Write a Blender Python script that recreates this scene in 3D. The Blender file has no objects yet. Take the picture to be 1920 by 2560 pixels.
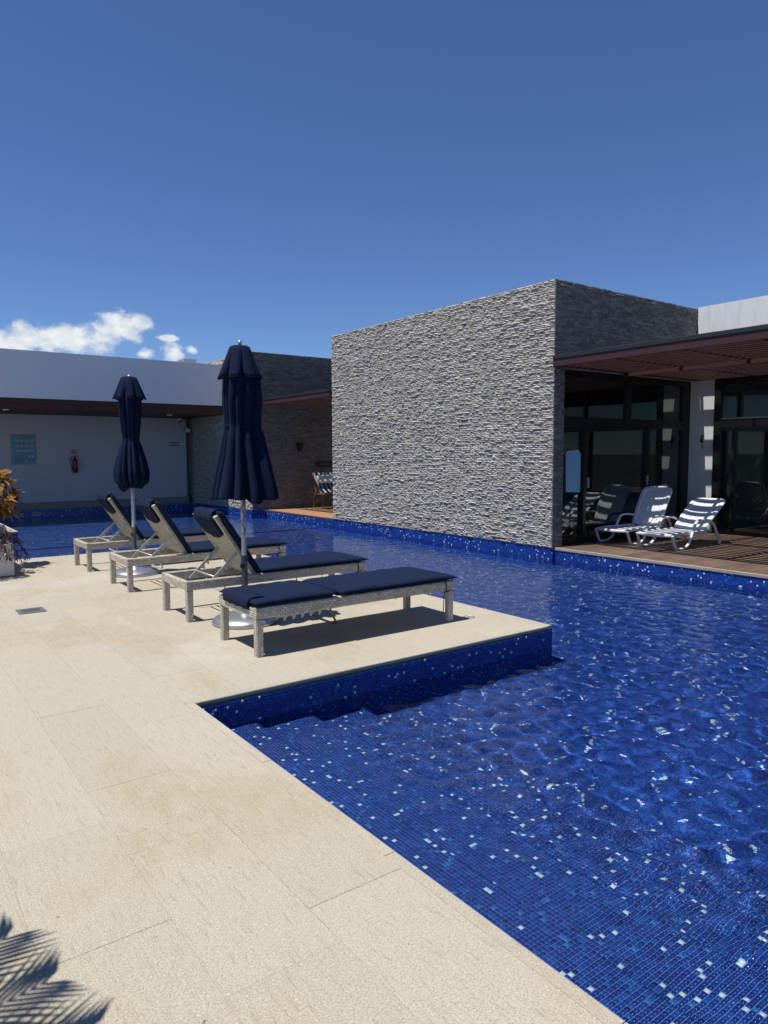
import bpy, math, random
import numpy as np
from mathutils import Vector, Matrix

random.seed(7)
rng = np.random.default_rng(11)
scene = bpy.context.scene
COL = scene.collection

# ------------------------------------------------------------------ camera
YAW, PITCH, ROLL, HCAM = 0.6325, 0.0806, -0.0043, 1.5
cp, sp = math.cos(PITCH), math.sin(PITCH)
fw = Vector((math.sin(YAW) * cp, math.cos(YAW) * cp, -sp))
rt = Vector((math.cos(YAW), -math.sin(YAW), 0))
up = rt.cross(fw)
c_, s_ = math.cos(ROLL), math.sin(ROLL)
rt, up = rt * c_ + up * s_, up * c_ - rt * s_
cam_data = bpy.data.cameras.new("camera")
cam_data.sensor_fit = 'VERTICAL'
cam_data.sensor_height = 36.0
cam_data.lens = 36.0 * 1775 / 2560
cam_data.clip_start = 0.05
cam_data.clip_end = 5000
cam = bpy.data.objects.new("camera", cam_data)
M = Matrix((rt, up, -fw)).transposed().to_4x4()
M.translation = Vector((0, 0, HCAM))
cam.matrix_world = M
COL.objects.link(cam)
scene.camera = cam

# ------------------------------------------------------------------ light
SUN_DIR = Vector((-0.325, 0.060, 1.0)).normalized()
sun_data = bpy.data.lights.new("sun", 'SUN')
sun_data.energy = 5.0
sun_data.angle = math.radians(0.53)
sun_data.color = (1.0, 0.955, 0.88)
sun = bpy.data.objects.new("sun", sun_data)
sun.rotation_euler = SUN_DIR.to_track_quat('Z', 'Y').to_euler()
sun.location = (0, 0, 30)
COL.objects.link(sun)
sun_data.cycles.is_caustics_light = True

world = bpy.data.worlds.new("World")
scene.world = world
world.use_nodes = True
wt = world.node_tree
wt.nodes.clear()


def wn(kind, **kw):
    n = wt.nodes.new(kind)
    for k, v in kw.items():
        setattr(n, k, v)
    return n


def wmath(op, a, b=None, c=None, clamp=False):
    n = wn('ShaderNodeMath', operation=op, use_clamp=clamp)
    for i, v in enumerate((a, b, c)):
        if v is None:
            continue
        if isinstance(v, (int, float)):
            n.inputs[i].default_value = v
        else:
            wt.links.new(v, n.inputs[i])
    return n.outputs[0]


sky = wn('ShaderNodeTexSky', sky_type='NISHITA', sun_disc=False)
sky.sun_elevation = math.asin(SUN_DIR.z)
sky.sun_rotation = math.atan2(SUN_DIR.x, SUN_DIR.y)
sky.altitude = 0
sky.air_density = 0.8
sky.dust_density = 0.0
sky.ozone_density = 9.0
bg_sky = wn('ShaderNodeBackground')
bg_sky.inputs['Strength'].default_value = 0.101
hs = wn('ShaderNodeHueSaturation')
hs.inputs['Saturation'].default_value = 1.05
hs.inputs['Hue'].default_value = 0.506
wt.links.new(sky.outputs[0], hs.inputs['Color'])
wt.links.new(hs.outputs[0], bg_sky.inputs['Color'])
# fair-weather cumulus low over the horizon: fbm noise cut by a few soft puffs in direction space
tc = wn('ShaderNodeTexCoord')
sep = wn('ShaderNodeSeparateXYZ')
wt.links.new(tc.outputs['Generated'], sep.inputs[0])
az = wmath('ARCTAN2', sep.outputs[0], sep.outputs[1])
el = wmath('ARCSINE', sep.outputs[2])
comb = wn('ShaderNodeCombineXYZ')
wt.links.new(az, comb.inputs[0])
wt.links.new(wmath('MULTIPLY', el, 1.25), comb.inputs[1])
n1 = wn('ShaderNodeTexNoise')
n1.inputs['Scale'].default_value = 34
n1.inputs['Detail'].default_value = 8
n1.inputs['Roughness'].default_value = 0.58
wt.links.new(comb.outputs[0], n1.inputs['Vector'])


def pixdir(x, y):
    d = fw * 1775 + rt * (x - 960) - up * (y - 1280)
    d.normalize()
    return math.atan2(d.x, d.y), math.asin(d.z)


PUFFS = [(20, 860, 95, 40), (110, 850, 95, 45), (190, 850, 80, 42), (255, 835, 62, 40), (310, 815, 58, 42), (345, 808, 36, 30),
         (418, 845, 26, 9), (440, 886, 34, 28), (476, 876, 16, 16), (368, 885, 20, 18), (-120, 870, 150, 45), (-420, 850, 190, 60)]
field = None
for (px, py, rx, ry) in PUFFS:
    a0, e0 = pixdir(px, py)
    u = wmath('DIVIDE', wmath('SUBTRACT', az, a0), rx / 1500.0)
    v = wmath('DIVIDE', wmath('SUBTRACT', el, e0), ry / 1850.0)
    d2 = wmath('ADD', wmath('MULTIPLY', u, u), wmath('MULTIPLY', v, v))
    g = wmath('EXPONENT', wmath('MULTIPLY', d2, -0.9))
    field = g if field is None else wmath('MAXIMUM', field, g)
dens = wmath('ADD', field, wmath('MULTIPLY', wmath('SUBTRACT', n1.outputs['Fac'], 0.5), 1.5))
mr = wn('ShaderNodeMapRange', interpolation_type='SMOOTHSTEP')
mr.inputs['From Min'].default_value = 0.43
mr.inputs['From Max'].default_value = 0.92
wt.links.new(dens, mr.inputs['Value'])
n2 = wn('ShaderNodeTexNoise')
n2.inputs['Scale'].default_value = 46
n2.inputs['Detail'].default_value = 6
wt.links.new(comb.outputs[0], n2.inputs['Vector'])
cr = wn('ShaderNodeMix', data_type='RGBA')
cr.inputs['A'].default_value = (0.50, 0.60, 0.74, 1)
cr.inputs['B'].default_value = (0.95, 0.95, 0.93, 1)
wt.links.new(wmath('MULTIPLY_ADD', n2.outputs['Fac'], 2.6, -0.65, clamp=True), cr.inputs['Factor'])
bg_cl = wn('ShaderNodeBackground')
bg_cl.inputs['Strength'].default_value = 0.90
wt.links.new(cr.outputs['Result'], bg_cl.inputs['Color'])
mixw = wn('ShaderNodeMixShader')
wt.links.new(wmath('MULTIPLY', mr.outputs[0], 0.93), mixw.inputs[0])
wt.links.new(bg_sky.outputs[0], mixw.inputs[1])
wt.links.new(bg_cl.outputs[0], mixw.inputs[2])
wout = wn('ShaderNodeOutputWorld')
wt.links.new(mixw.outputs[0], wout.inputs['Surface'])

# ------------------------------------------------------------------ view / render
scene.view_settings.view_transform = 'Standard'
scene.view_settings.look = 'None'
scene.view_settings.exposure = 0.15
scene.view_settings.gamma = 1.0
scene.render.engine = 'CYCLES'
cy = scene.cycles
cy.use_denoising = True
cy.denoiser = 'OPENIMAGEDENOISE'
cy.denoising_input_passes = 'RGB_ALBEDO_NORMAL'
cy.denoising_prefilter = 'ACCURATE'
cy.max_bounces = 10
cy.diffuse_bounces = 3
cy.glossy_bounces = 4
cy.transmission_bounces = 8
cy.transparent_max_bounces = 12
cy.caustics_reflective = False
cy.sample_clamp_indirect = 4.0
cy.sample_clamp_direct = 0.0
cy.blur_glossy = 0.3


# ------------------------------------------------------------------ node helpers
class Mat:
    def __init__(s, name):
        s.m = bpy.data.materials.new(name)
        s.m.use_nodes = True
        s.t = s.m.node_tree
        s.t.nodes.clear()
        s.out = s.n('ShaderNodeOutputMaterial')

    def n(s, kind, ins=None, **kw):
        nd = s.t.nodes.new(kind)
        for k, v in kw.items():
            setattr(nd, k, v)
        for k, v in (ins or {}).items():
            s.set(nd, k, v)
        return nd

    def set(s, nd, k, v):
        i = nd.inputs[k]
        if isinstance(v, bpy.types.NodeSocket):
            s.t.links.new(v, i)
        elif isinstance(v, bpy.types.Node):
            s.t.links.new(v.outputs[0], i)
        else:
            if isinstance(v, tuple) and len(v) == 3 and i.type == 'RGBA':
                v = (*v, 1)
            i.default_value = v

    def math(s, op, a, b=None, c=None, clamp=False):
        nd = s.n('ShaderNodeMath', operation=op, use_clamp=clamp)
        for i, v in enumerate((a, b, c)):
            if v is not None:
                s.set(nd, i, v)
        return nd.outputs[0]

    def mix(s, f, a, b, blend='MIX'):
        nd = s.n('ShaderNodeMix', data_type='RGBA', blend_type=blend)
        for k, v in (('Factor', f), ('A', a), ('B', b)):
            if k == 'Factor':
                s.set(nd, 0, v)
            else:
                i = nd.inputs[6 if k == 'A' else 7]
                if isinstance(v, bpy.types.NodeSocket):
                    s.t.links.new(v, i)
                else:
                    i.default_value = (*v, 1) if len(v) == 3 else v
        return nd.outputs[2]

    def noise(s, vec, scale, detail=4, rough=0.5, out='Fac', dist=0.0):
        nd = s.n('ShaderNodeTexNoise', {'Scale': scale, 'Detail': detail, 'Roughness': rough, 'Distortion': dist})
        if vec is not None:
            s.t.links.new(vec, nd.inputs['Vector'])
        return nd.outputs[out]

    def ramp(s, f, stops):
        nd = s.n('ShaderNodeValToRGB')
        s.t.links.new(f, nd.inputs[0])
        e = nd.color_ramp.elements
        while len(e) < len(stops):
            e.new(0.5)
        for el_, (p, c) in zip(e, stops):
            el_.position = p
            el_.color = (*c, 1) if len(c) == 3 else c
        return nd.outputs[0]

    def rng(s, f, a, b, c=0.0, d=1.0, smooth=True):
        nd = s.n('ShaderNodeMapRange', {'Value': f, 'From Min': a, 'From Max': b, 'To Min': c, 'To Max': d},
                 interpolation_type='SMOOTHSTEP' if smooth else 'LINEAR')
        return nd.outputs[0]

    def pos(s):
        return s.n('ShaderNodeNewGeometry').outputs['Position']

    def objco(s):
        return s.n('ShaderNodeTexCoord').outputs['Object']

    def uv(s):
        return s.n('ShaderNodeTexCoord').outputs['UV']

    def mapped(s, vec, scale=(1, 1, 1), rot=(0, 0, 0), loc=(0, 0, 0)):
        nd = s.n('ShaderNodeMapping', {'Scale': scale, 'Rotation': rot, 'Location': loc})
        s.t.links.new(vec, nd.inputs['Vector'])
        return nd.outputs[0]

    def bump(s, h, strength=0.3, dist=0.01, normal=None):
        nd = s.n('ShaderNodeBump', {'Height': h, 'Strength': strength, 'Distance': dist})
        if normal is not None:
            s.t.links.new(normal, nd.inputs['Normal'])
        return nd.outputs[0]

    def attr(s, name='col'):
        return s.n('ShaderNodeAttribute', attribute_name=name).outputs['Color']

    def bsdf(s, color, rough=0.6, metal=0.0, normal=None, spec=0.5, **kw):
        nd = s.n('ShaderNodeBsdfPrincipled', {'Base Color': color, 'Roughness': rough, 'Metallic': metal, 'Specular IOR Level': spec})
        for k, v in kw.items():
            s.set(nd, k.replace('_', ' '), v)
        if normal is not None:
            s.t.links.new(normal, nd.inputs['Normal'])
        s.t.links.new(nd.outputs[0], s.out.inputs['Surface'])
        return s.m


MATS = {}


def simple(name, color, rough=0.6, metal=0.0, spec=0.5, var=0.12, scale=30, bump=0.0, bscale=120, bdist=0.002):
    q = Mat(name)
    p = q.objco()
    f = q.noise(p, scale, 5, 0.6)
    dark = tuple(c * (1 - var) for c in color)
    lite = tuple(min(1, c * (1 + var)) for c in color)
    col = q.mix(f, dark, lite)
    nor = q.bump(q.noise(p, bscale, 4, 0.6), bump, bdist) if bump else None
    MATS[name] = q.bsdf(col, rough, metal, nor, spec)
    return MATS[name]


# limestone paving
q = Mat('limestone')
p = q.pos()
oi = q.n('ShaderNodeObjectInfo').outputs['Random']
base = q.mix(oi, (0.412, 0.370, 0.287), (0.452, 0.408, 0.322))
big = q.noise(q.mapped(p, (1.3, 0.8, 1), loc=(2.2, 0.7, 0)), 0.8, 6, 0.62, dist=0.6)
stain = q.rng(big, 0.49, 0.62)
brk = q.rng(q.noise(q.mapped(p, (2.2, 1, 1)), 5.5, 6, 0.68), 0.36, 0.62, 0.25, 1.0)
stain = q.math('MULTIPLY', stain, brk)
base = q.mix(q.math('MULTIPLY', stain, 0.75), base, (0.385, 0.31, 0.19))
pale = q.rng(q.noise(q.mapped(p, loc=(7, 3, 0)), 0.8, 5, 0.6), 0.54, 0.70)
base = q.mix(q.math('MULTIPLY', pale, 0.5), base, (0.53, 0.50, 0.43))
vein = q.noise(q.mapped(p, (20, 2.4, 1), (0, 0, 0.16)), 3.2, 6, 0.7)
base = q.mix(q.math('MULTIPLY', q.rng(vein, 0.50, 0.70), 0.62), base, (0.29, 0.25, 0.19))
grain = q.noise(p, 185, 3, 0.7)
base = q.mix(q.rng(grain, 0.49, 0.66), base, (0.24, 0.21, 0.16))
grain2 = q.noise(q.mapped(p, loc=(3, 1, 2)), 125, 3, 0.65)
base = q.mix(q.math('MULTIPLY', q.rng(grain2, 0.54, 0.68), 0.5), base, (0.66, 0.63, 0.55))
pit = q.noise(q.mapped(p, (1, 1, 1), loc=(1.7, 9, 3)), 26, 2, 0.5)
base = q.mix(q.rng(pit, 0.745, 0.775), base, (0.14, 0.11, 0.075))
nor = q.bump(q.math('SUBTRACT', grain, q.rng(pit, 0.70, 0.74)), 0.5, 0.003)
MATS['limestone'] = q.bsdf(base, 0.72, 0, nor, 0.25)

simple('grout_cream', (0.40, 0.355, 0.28), 0.9, var=0.3, scale=8)
simple('coping_shadow', (0.10, 0.10, 0.09), 0.55, var=0.25, scale=14)
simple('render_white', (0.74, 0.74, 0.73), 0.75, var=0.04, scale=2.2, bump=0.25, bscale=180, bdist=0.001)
simple('render_white_shaded', (0.50, 0.51, 0.53), 0.75, var=0.04, scale=2.0, bump=0.2, bscale=150, bdist=0.001)  # white wall under the overhang greyed, its shade put into the colour
simple('render_grey', (0.30, 0.31, 0.30), 0.8, var=0.08, scale=2.0)
simple('slab_grey', (0.24, 0.24, 0.22), 0.85, var=0.15, scale=3)
simple('black_frame', (0.010, 0.010, 0.011), 0.35, spec=0.5, var=0.1)
simple('black_strip', (0.020, 0.024, 0.025), 0.5, var=0.2, scale=5)
simple('aluminium', (0.55, 0.56, 0.57), 0.33, 0.85, var=0.06, scale=9)
simple('aluminium_paint', (0.50, 0.50, 0.49), 0.42, 0.35, var=0.08, scale=14)
simple('bronze_sleeve', (0.16, 0.145, 0.125), 0.38, 0.7, var=0.15, scale=10)
simple('plastic_black', (0.012, 0.012, 0.013), 0.45)
simple('plastic_white', (0.72, 0.73, 0.74), 0.38, var=0.03, scale=6)
simple('planter_white', (0.70, 0.69, 0.66), 0.6, var=0.06, scale=5, bump=0.2, bscale=60)
simple('soil', (0.03, 0.022, 0.015), 0.95, var=0.4, scale=40, bump=0.8, bscale=50, bdist=0.02)
simple('drain_steel', (0.30, 0.30, 0.29), 0.45, 0.7, var=0.2, scale=20)
simple('drain_dark', (0.012, 0.012, 0.012), 0.9)
simple('room_wall', (0.58, 0.61, 0.60), 0.85, var=0.05, scale=2)
simple('room_dark', (0.20, 0.22, 0.22), 0.8, var=0.1, scale=2)
simple('room_floor', (0.16, 0.14, 0.12), 0.35, var=0.1, scale=3)
simple('interior_door', (0.035, 0.022, 0.016), 0.5, var=0.3, scale=4)
simple('red_enamel', (0.17, 0.010, 0.009), 0.35)
simple('sign_teal', (0.16, 0.34, 0.38), 0.5, var=0.03)
simple('sign_teal_dark', (0.06, 0.17, 0.21), 0.55)
simple('sign_white', (0.62, 0.64, 0.64), 0.5)
simple('sign_green', (0.03, 0.14, 0.08), 0.5)
simple('sign_red', (0.34, 0.03, 0.03), 0.5)
simple('stem_brown', (0.10, 0.06, 0.035), 0.8, var=0.3)
simple('chair_wood', (0.27, 0.105, 0.035), 0.5, var=0.25, scale=12)
simple('stripe_green', (0.02, 0.045, 0.035), 0.9)
simple('stripe_pale', (0.33, 0.38, 0.35), 0.9)
simple('pillow_white', (0.72, 0.74, 0.73), 0.9, var=0.05)
simple('stitching', (0.10, 0.14, 0.22), 0.8)
simple('cord_dark', (0.006, 0.008, 0.014), 0.8)
simple('soil_ground', (0.10, 0.105, 0.075), 0.95, var=0.4, scale=0.4)
simple('mosaic_grout', (0.22, 0.27, 0.47), 0.7, var=0.2, scale=20)

# streaked white render of the sunlit parapet
q = Mat('render_streaked')
p = q.pos()
st = q.noise(q.mapped(p, (3.5, 3.5, 0.5)), 2.4, 6, 0.65)
col = q.mix(q.rng(st, 0.42, 0.75), (0.80, 0.805, 0.80), (0.66, 0.67, 0.67))
blot = q.noise(p, 1.6, 5, 0.6)
col = q.mix(q.math('MULTIPLY', q.rng(blot, 0.5, 0.75), 0.3), col, (0.55, 0.56, 0.56))
MATS['render_streaked'] = q.bsdf(col, 0.8, 0, q.bump(q.noise(p, 120, 4, 0.6), 0.3, 0.002), 0.2)

# ledger stone
for nm, k in (('ledger_stone', 1.0),):
    q = Mat(nm)
    p = q.pos()
    col = q.attr('col')
    n = q.noise(p, 22, 6, 0.65)
    col = q.mix(q.math('MULTIPLY', q.rng(n, 0.35, 0.72), 0.55), col, (0.28, 0.25, 0.21), 'MIX')
    n = q.noise(q.mapped(p, loc=(4, 4, 4)), 60, 4, 0.6)
    col = q.mix(q.math('MULTIPLY', q.rng(n, 0.55, 0.75), 0.5), col, (0.54, 0.505, 0.45))
    nor = q.bump(q.noise(p, 55, 7, 0.7), 0.7, 0.010)
    MATS[nm] = q.bsdf(col, 0.85, 0, nor, 0.2)

# wicker weave (UV in metres: u along the piece, v around it)


def weave(name, w, h, c_hi, c_lo, depth=0.003):
    q = Mat(name)
    sx = q.n('ShaderNodeSeparateXYZ', {0: q.uv()})
    v = q.math('DIVIDE', sx.outputs[1], h)
    row = q.math('FLOOR', v)
    par = q.math('MULTIPLY', q.math('MODULO', q.math('ABSOLUTE', row), 2.0), 0.5)
    u = q.math('ADD', q.math('DIVIDE', sx.outputs[0], w), par)
    hu = q.math('ABSOLUTE', q.math('SINE', q.math('MULTIPLY', u, math.pi)))
    hv = q.math('ABSOLUTE', q.math('SINE', q.math('MULTIPLY', v, math.pi)))
    hh = q.math('MULTIPLY', q.math('POWER', hu, 0.55), q.math('POWER', hv, 0.6))
    cell = q.n('ShaderNodeCombineXYZ', {0: q.math('FLOOR', u), 1: row})
    wnz = q.n('ShaderNodeTexWhiteNoise', {'Vector': cell.outputs[0]}, noise_dimensions='2D').outputs['Value']
    c1 = q.mix(wnz, c_lo, c_hi)
    c2 = q.mix(q.rng(hh, 0.05, 0.45), (0.13, 0.112, 0.088), c1)
    MATS[name] = q.bsdf(c2, 0.55, 0, q.bump(hh, 0.9, depth), 0.35)


weave('wicker', 0.040, 0.0175, (0.61, 0.56, 0.465), (0.41, 0.365, 0.29))
weave('wicker_back', 0.12, 0.0165, (0.56, 0.50, 0.385), (0.42, 0.365, 0.27))

# navy canvas


def canvas(name, color, scale=260, wr=0.0):
    q = Mat(name)
    p = q.objco()
    f = q.noise(p, 5, 5, 0.6)
    col = q.mix(f, tuple(c * 0.8 for c in color), tuple(c * 1.25 for c in color))
    h = q.noise(p, scale, 2, 0.5)
    nor = q.bump(h, 0.25, 0.001)
    if wr:
        nor = q.bump(q.noise(q.mapped(p, (1, 1, 0.4)), 9, 4, 0.55), wr, 0.02, nor)
    m = q.bsdf(col, 0.9, 0, nor, 0.12, Sheen_Weight=0.03, Sheen_Roughness=0.45, Sheen_Tint=(0.5, 0.6, 0.8, 1))
    MATS[name] = m


canvas('navy_canvas', (0.0070, 0.0142, 0.040), wr=0.5)
canvas('navy_parasol', (0.0052, 0.0112, 0.035), wr=0.25)

# wood


def wood(name, c1, c2, c3, axis=0, rough=0.55):
    q = Mat(name)
    p = q.pos()
    oi = q.n('ShaderNodeObjectInfo').outputs['Random']
    off = q.n('ShaderNodeCombineXYZ', {0: q.math('MULTIPLY', oi, 40), 1: q.math('MULTIPLY', oi, 90)}).outputs[0]
    pv = q.n('ShaderNodeVectorMath', {0: p, 1: off}, operation='ADD').outputs[0]
    sc = [14, 14, 14]
    sc[axis] = 0.9
    g = q.noise(q.mapped(pv, tuple(sc)), 3.0, 6, 0.65, dist=0.5)
    col = q.mix(q.rng(g, 0.3, 0.7), c1, c2)
    col = q.mix(q.math('MULTIPLY', oi, 0.55), col, c3)
    worn = q.noise(p, 2.2, 5, 0.65)
    col = q.mix(q.math('MULTIPLY', q.rng(worn, 0.52, 0.72), 0.45), col, c2)
    MATS[name] = q.bsdf(col, rough, 0, q.bump(g, 0.35, 0.003), 0.3)


wood('deck_wood', (0.105, 0.062, 0.046), (0.225, 0.16, 0.12), (0.075, 0.044, 0.034))
wood('deck_wood_new', (0.34, 0.185, 0.095), (0.44, 0.265, 0.15), (0.27, 0.135, 0.065))
wood('soffit_wood', (0.055, 0.022, 0.014), (0.09, 0.038, 0.022), (0.045, 0.018, 0.012))
wood('pergola_maroon', (0.060, 0.026, 0.026), (0.082, 0.036, 0.036), (0.052, 0.022, 0.023), axis=1, rough=0.5)

# pool mosaic: 2 cm glass tiles on a pale blue grout
TP = 0.02
TONES = [((0.0070, 0.030, 0.215), 0.350), ((0.0080, 0.040, 0.26), 0.295), ((0.0080, 0.056, 0.31), 0.210), ((0.012, 0.085, 0.37), 0.080),
         ((0.030, 0.17, 0.46), 0.020), ((0.005, 0.016, 0.13), 0.018), ((0.70, 0.76, 0.78), 0.027)]


def mosaic_nodes(name, ax):
    q = Mat(name)
    sx = q.n('ShaderNodeSeparateXYZ', {0: q.pos()})
    a = q.math('DIVIDE', sx.outputs[ax[0]], TP)
    b = q.math('DIVIDE', sx.outputs[ax[1]], TP)
    cell = q.n('ShaderNodeCombineXYZ', {0: q.math('FLOOR', a), 1: q.math('FLOOR', b), 2: 3.0})
    w = q.n('ShaderNodeTexWhiteNoise', {'Vector': cell.outputs[0]}, noise_dimensions='3D').outputs['Value']
    stops, acc = [], 0.0
    for c, pr in TONES:
        stops.append((acc, c))
        acc += pr
    nd = q.n('ShaderNodeValToRGB')
    q.t.links.new(w, nd.inputs[0])
    nd.color_ramp.interpolation = 'CONSTANT'
    e = nd.color_ramp.elements
    while len(e) < len(stops):
        e.new(0.5)
    for el_, (pp, c) in zip(e, stops):
        el_.position = pp
        el_.color = (*c, 1)
    fa = q.math('ABSOLUTE', q.math('SUBTRACT', q.math('FRACT', a), 0.5))
    fb = q.math('ABSOLUTE', q.math('SUBTRACT', q.math('FRACT', b), 0.5))
    g = q.rng(q.math('MAXIMUM', fa, fb), 0.455, 0.472)
    col = q.mix(g, nd.outputs[0], (0.12, 0.175, 0.38))
    rough = q.math('MULTIPLY_ADD', g, 0.6, 0.18)
    MATS[name] = q.bsdf(col, rough, 0, q.bump(g, 0.5, -0.002), 0.5)


mosaic_nodes('mosaic_floor', (0, 1))
mosaic_nodes('mosaic_wall_x', (1, 2))
mosaic_nodes('mosaic_wall_y', (0, 2))
q = Mat('mosaic_tile')
MATS['mosaic_tile'] = q.bsdf(q.attr('col'), 0.16, 0, None, 0.5)

# water
q = Mat('pool_water')
gl = q.n('ShaderNodeBsdfGlass', {'Color': (0.86, 0.96, 1.0, 1), 'Roughness': 0.0, 'IOR': 1.333})
wpz = q.mapped(q.pos(), (1, 1, 0.2))
wsx = q.n('ShaderNodeSeparateXYZ', {0: q.pos()})
wst = q.rng(wsx.outputs[0], 1.7, 3.4, 0.10, 0.34)
wb_ = q.bump(q.noise(wpz, 34, 2, 0.5, dist=0.3), wst, 0.0035)
q.t.links.new(wb_, gl.inputs['Normal'])
q.t.links.new(gl.outputs[0], q.out.inputs['Surface'])
MATS['pool_water'] = q.m

# window glass: tinted, reflecting
q = Mat('window_glass')
tr = q.n('ShaderNodeBsdfTransparent', {'Color': (0.55, 0.60, 0.60, 1)})
gs = q.n('ShaderNodeBsdfGlossy', {'Color': (0.9, 0.95, 0.95, 1), 'Roughness': 0.0})
fr = q.n('ShaderNodeFresnel', {'IOR': 1.55})
mx = q.n('ShaderNodeMixShader', {0: q.math('MULTIPLY_ADD', fr.outputs[0], 1.15, 0.075, clamp=True), 1: tr.outputs[0], 2: gs.outputs[0]})
q.t.links.new(mx.outputs[0], q.out.inputs['Surface'])
MATS['window_glass'] = q.m
q = Mat('mirror_glass')
MATS['mirror_glass'] = q.bsdf((0.85, 0.88, 0.88), 0.02, 1.0)


def leafmat(name, c1, c2, c3):
    q = Mat(name)
    sx = q.n('ShaderNodeSeparateXYZ', {0: q.uv()})
    oi = q.n('ShaderNodeObjectInfo').outputs['Random']
    n = q.noise(q.objco(), 25, 4, 0.6)
    col = q.mix(q.rng(n, 0.35, 0.65), c1, c2)
    mid = q.math('ABSOLUTE', q.math('SUBTRACT', sx.outputs[1], 0.5))
    col = q.mix(q.rng(mid, 0.06, 0.02), col, c3)
    d = q.n('ShaderNodeBsdfPrincipled', {'Base Color': col, 'Roughness': 0.4})
    t = q.n('ShaderNodeBsdfTranslucent', {'Color': col})
    mx = q.n('ShaderNodeMixShader', {0: 0.25, 1: d.outputs[0], 2: t.outputs[0]})
    q.t.links.new(mx.outputs[0], q.out.inputs['Surface'])
    MATS[name] = q.m


leafmat('croton_gold', (0.50, 0.33, 0.07), (0.38, 0.20, 0.035), (0.60, 0.46, 0.12))
leafmat('croton_orange', (0.34, 0.155, 0.04), (0.24, 0.085, 0.03), (0.45, 0.28, 0.08))
leafmat('croton_green', (0.07, 0.085, 0.02), (0.22, 0.19, 0.04), (0.35, 0.30, 0.07))
leafmat('croton_wine', (0.10, 0.03, 0.025), (0.16, 0.05, 0.03), (0.30, 0.14, 0.06))
leafmat('purple_leaf', (0.045, 0.014, 0.030), (0.026, 0.008, 0.018), (0.075, 0.028, 0.05))
leafmat('palm_leaf', (0.06, 0.10, 0.025), (0.045, 0.075, 0.02), (0.09, 0.13, 0.04))


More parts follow.
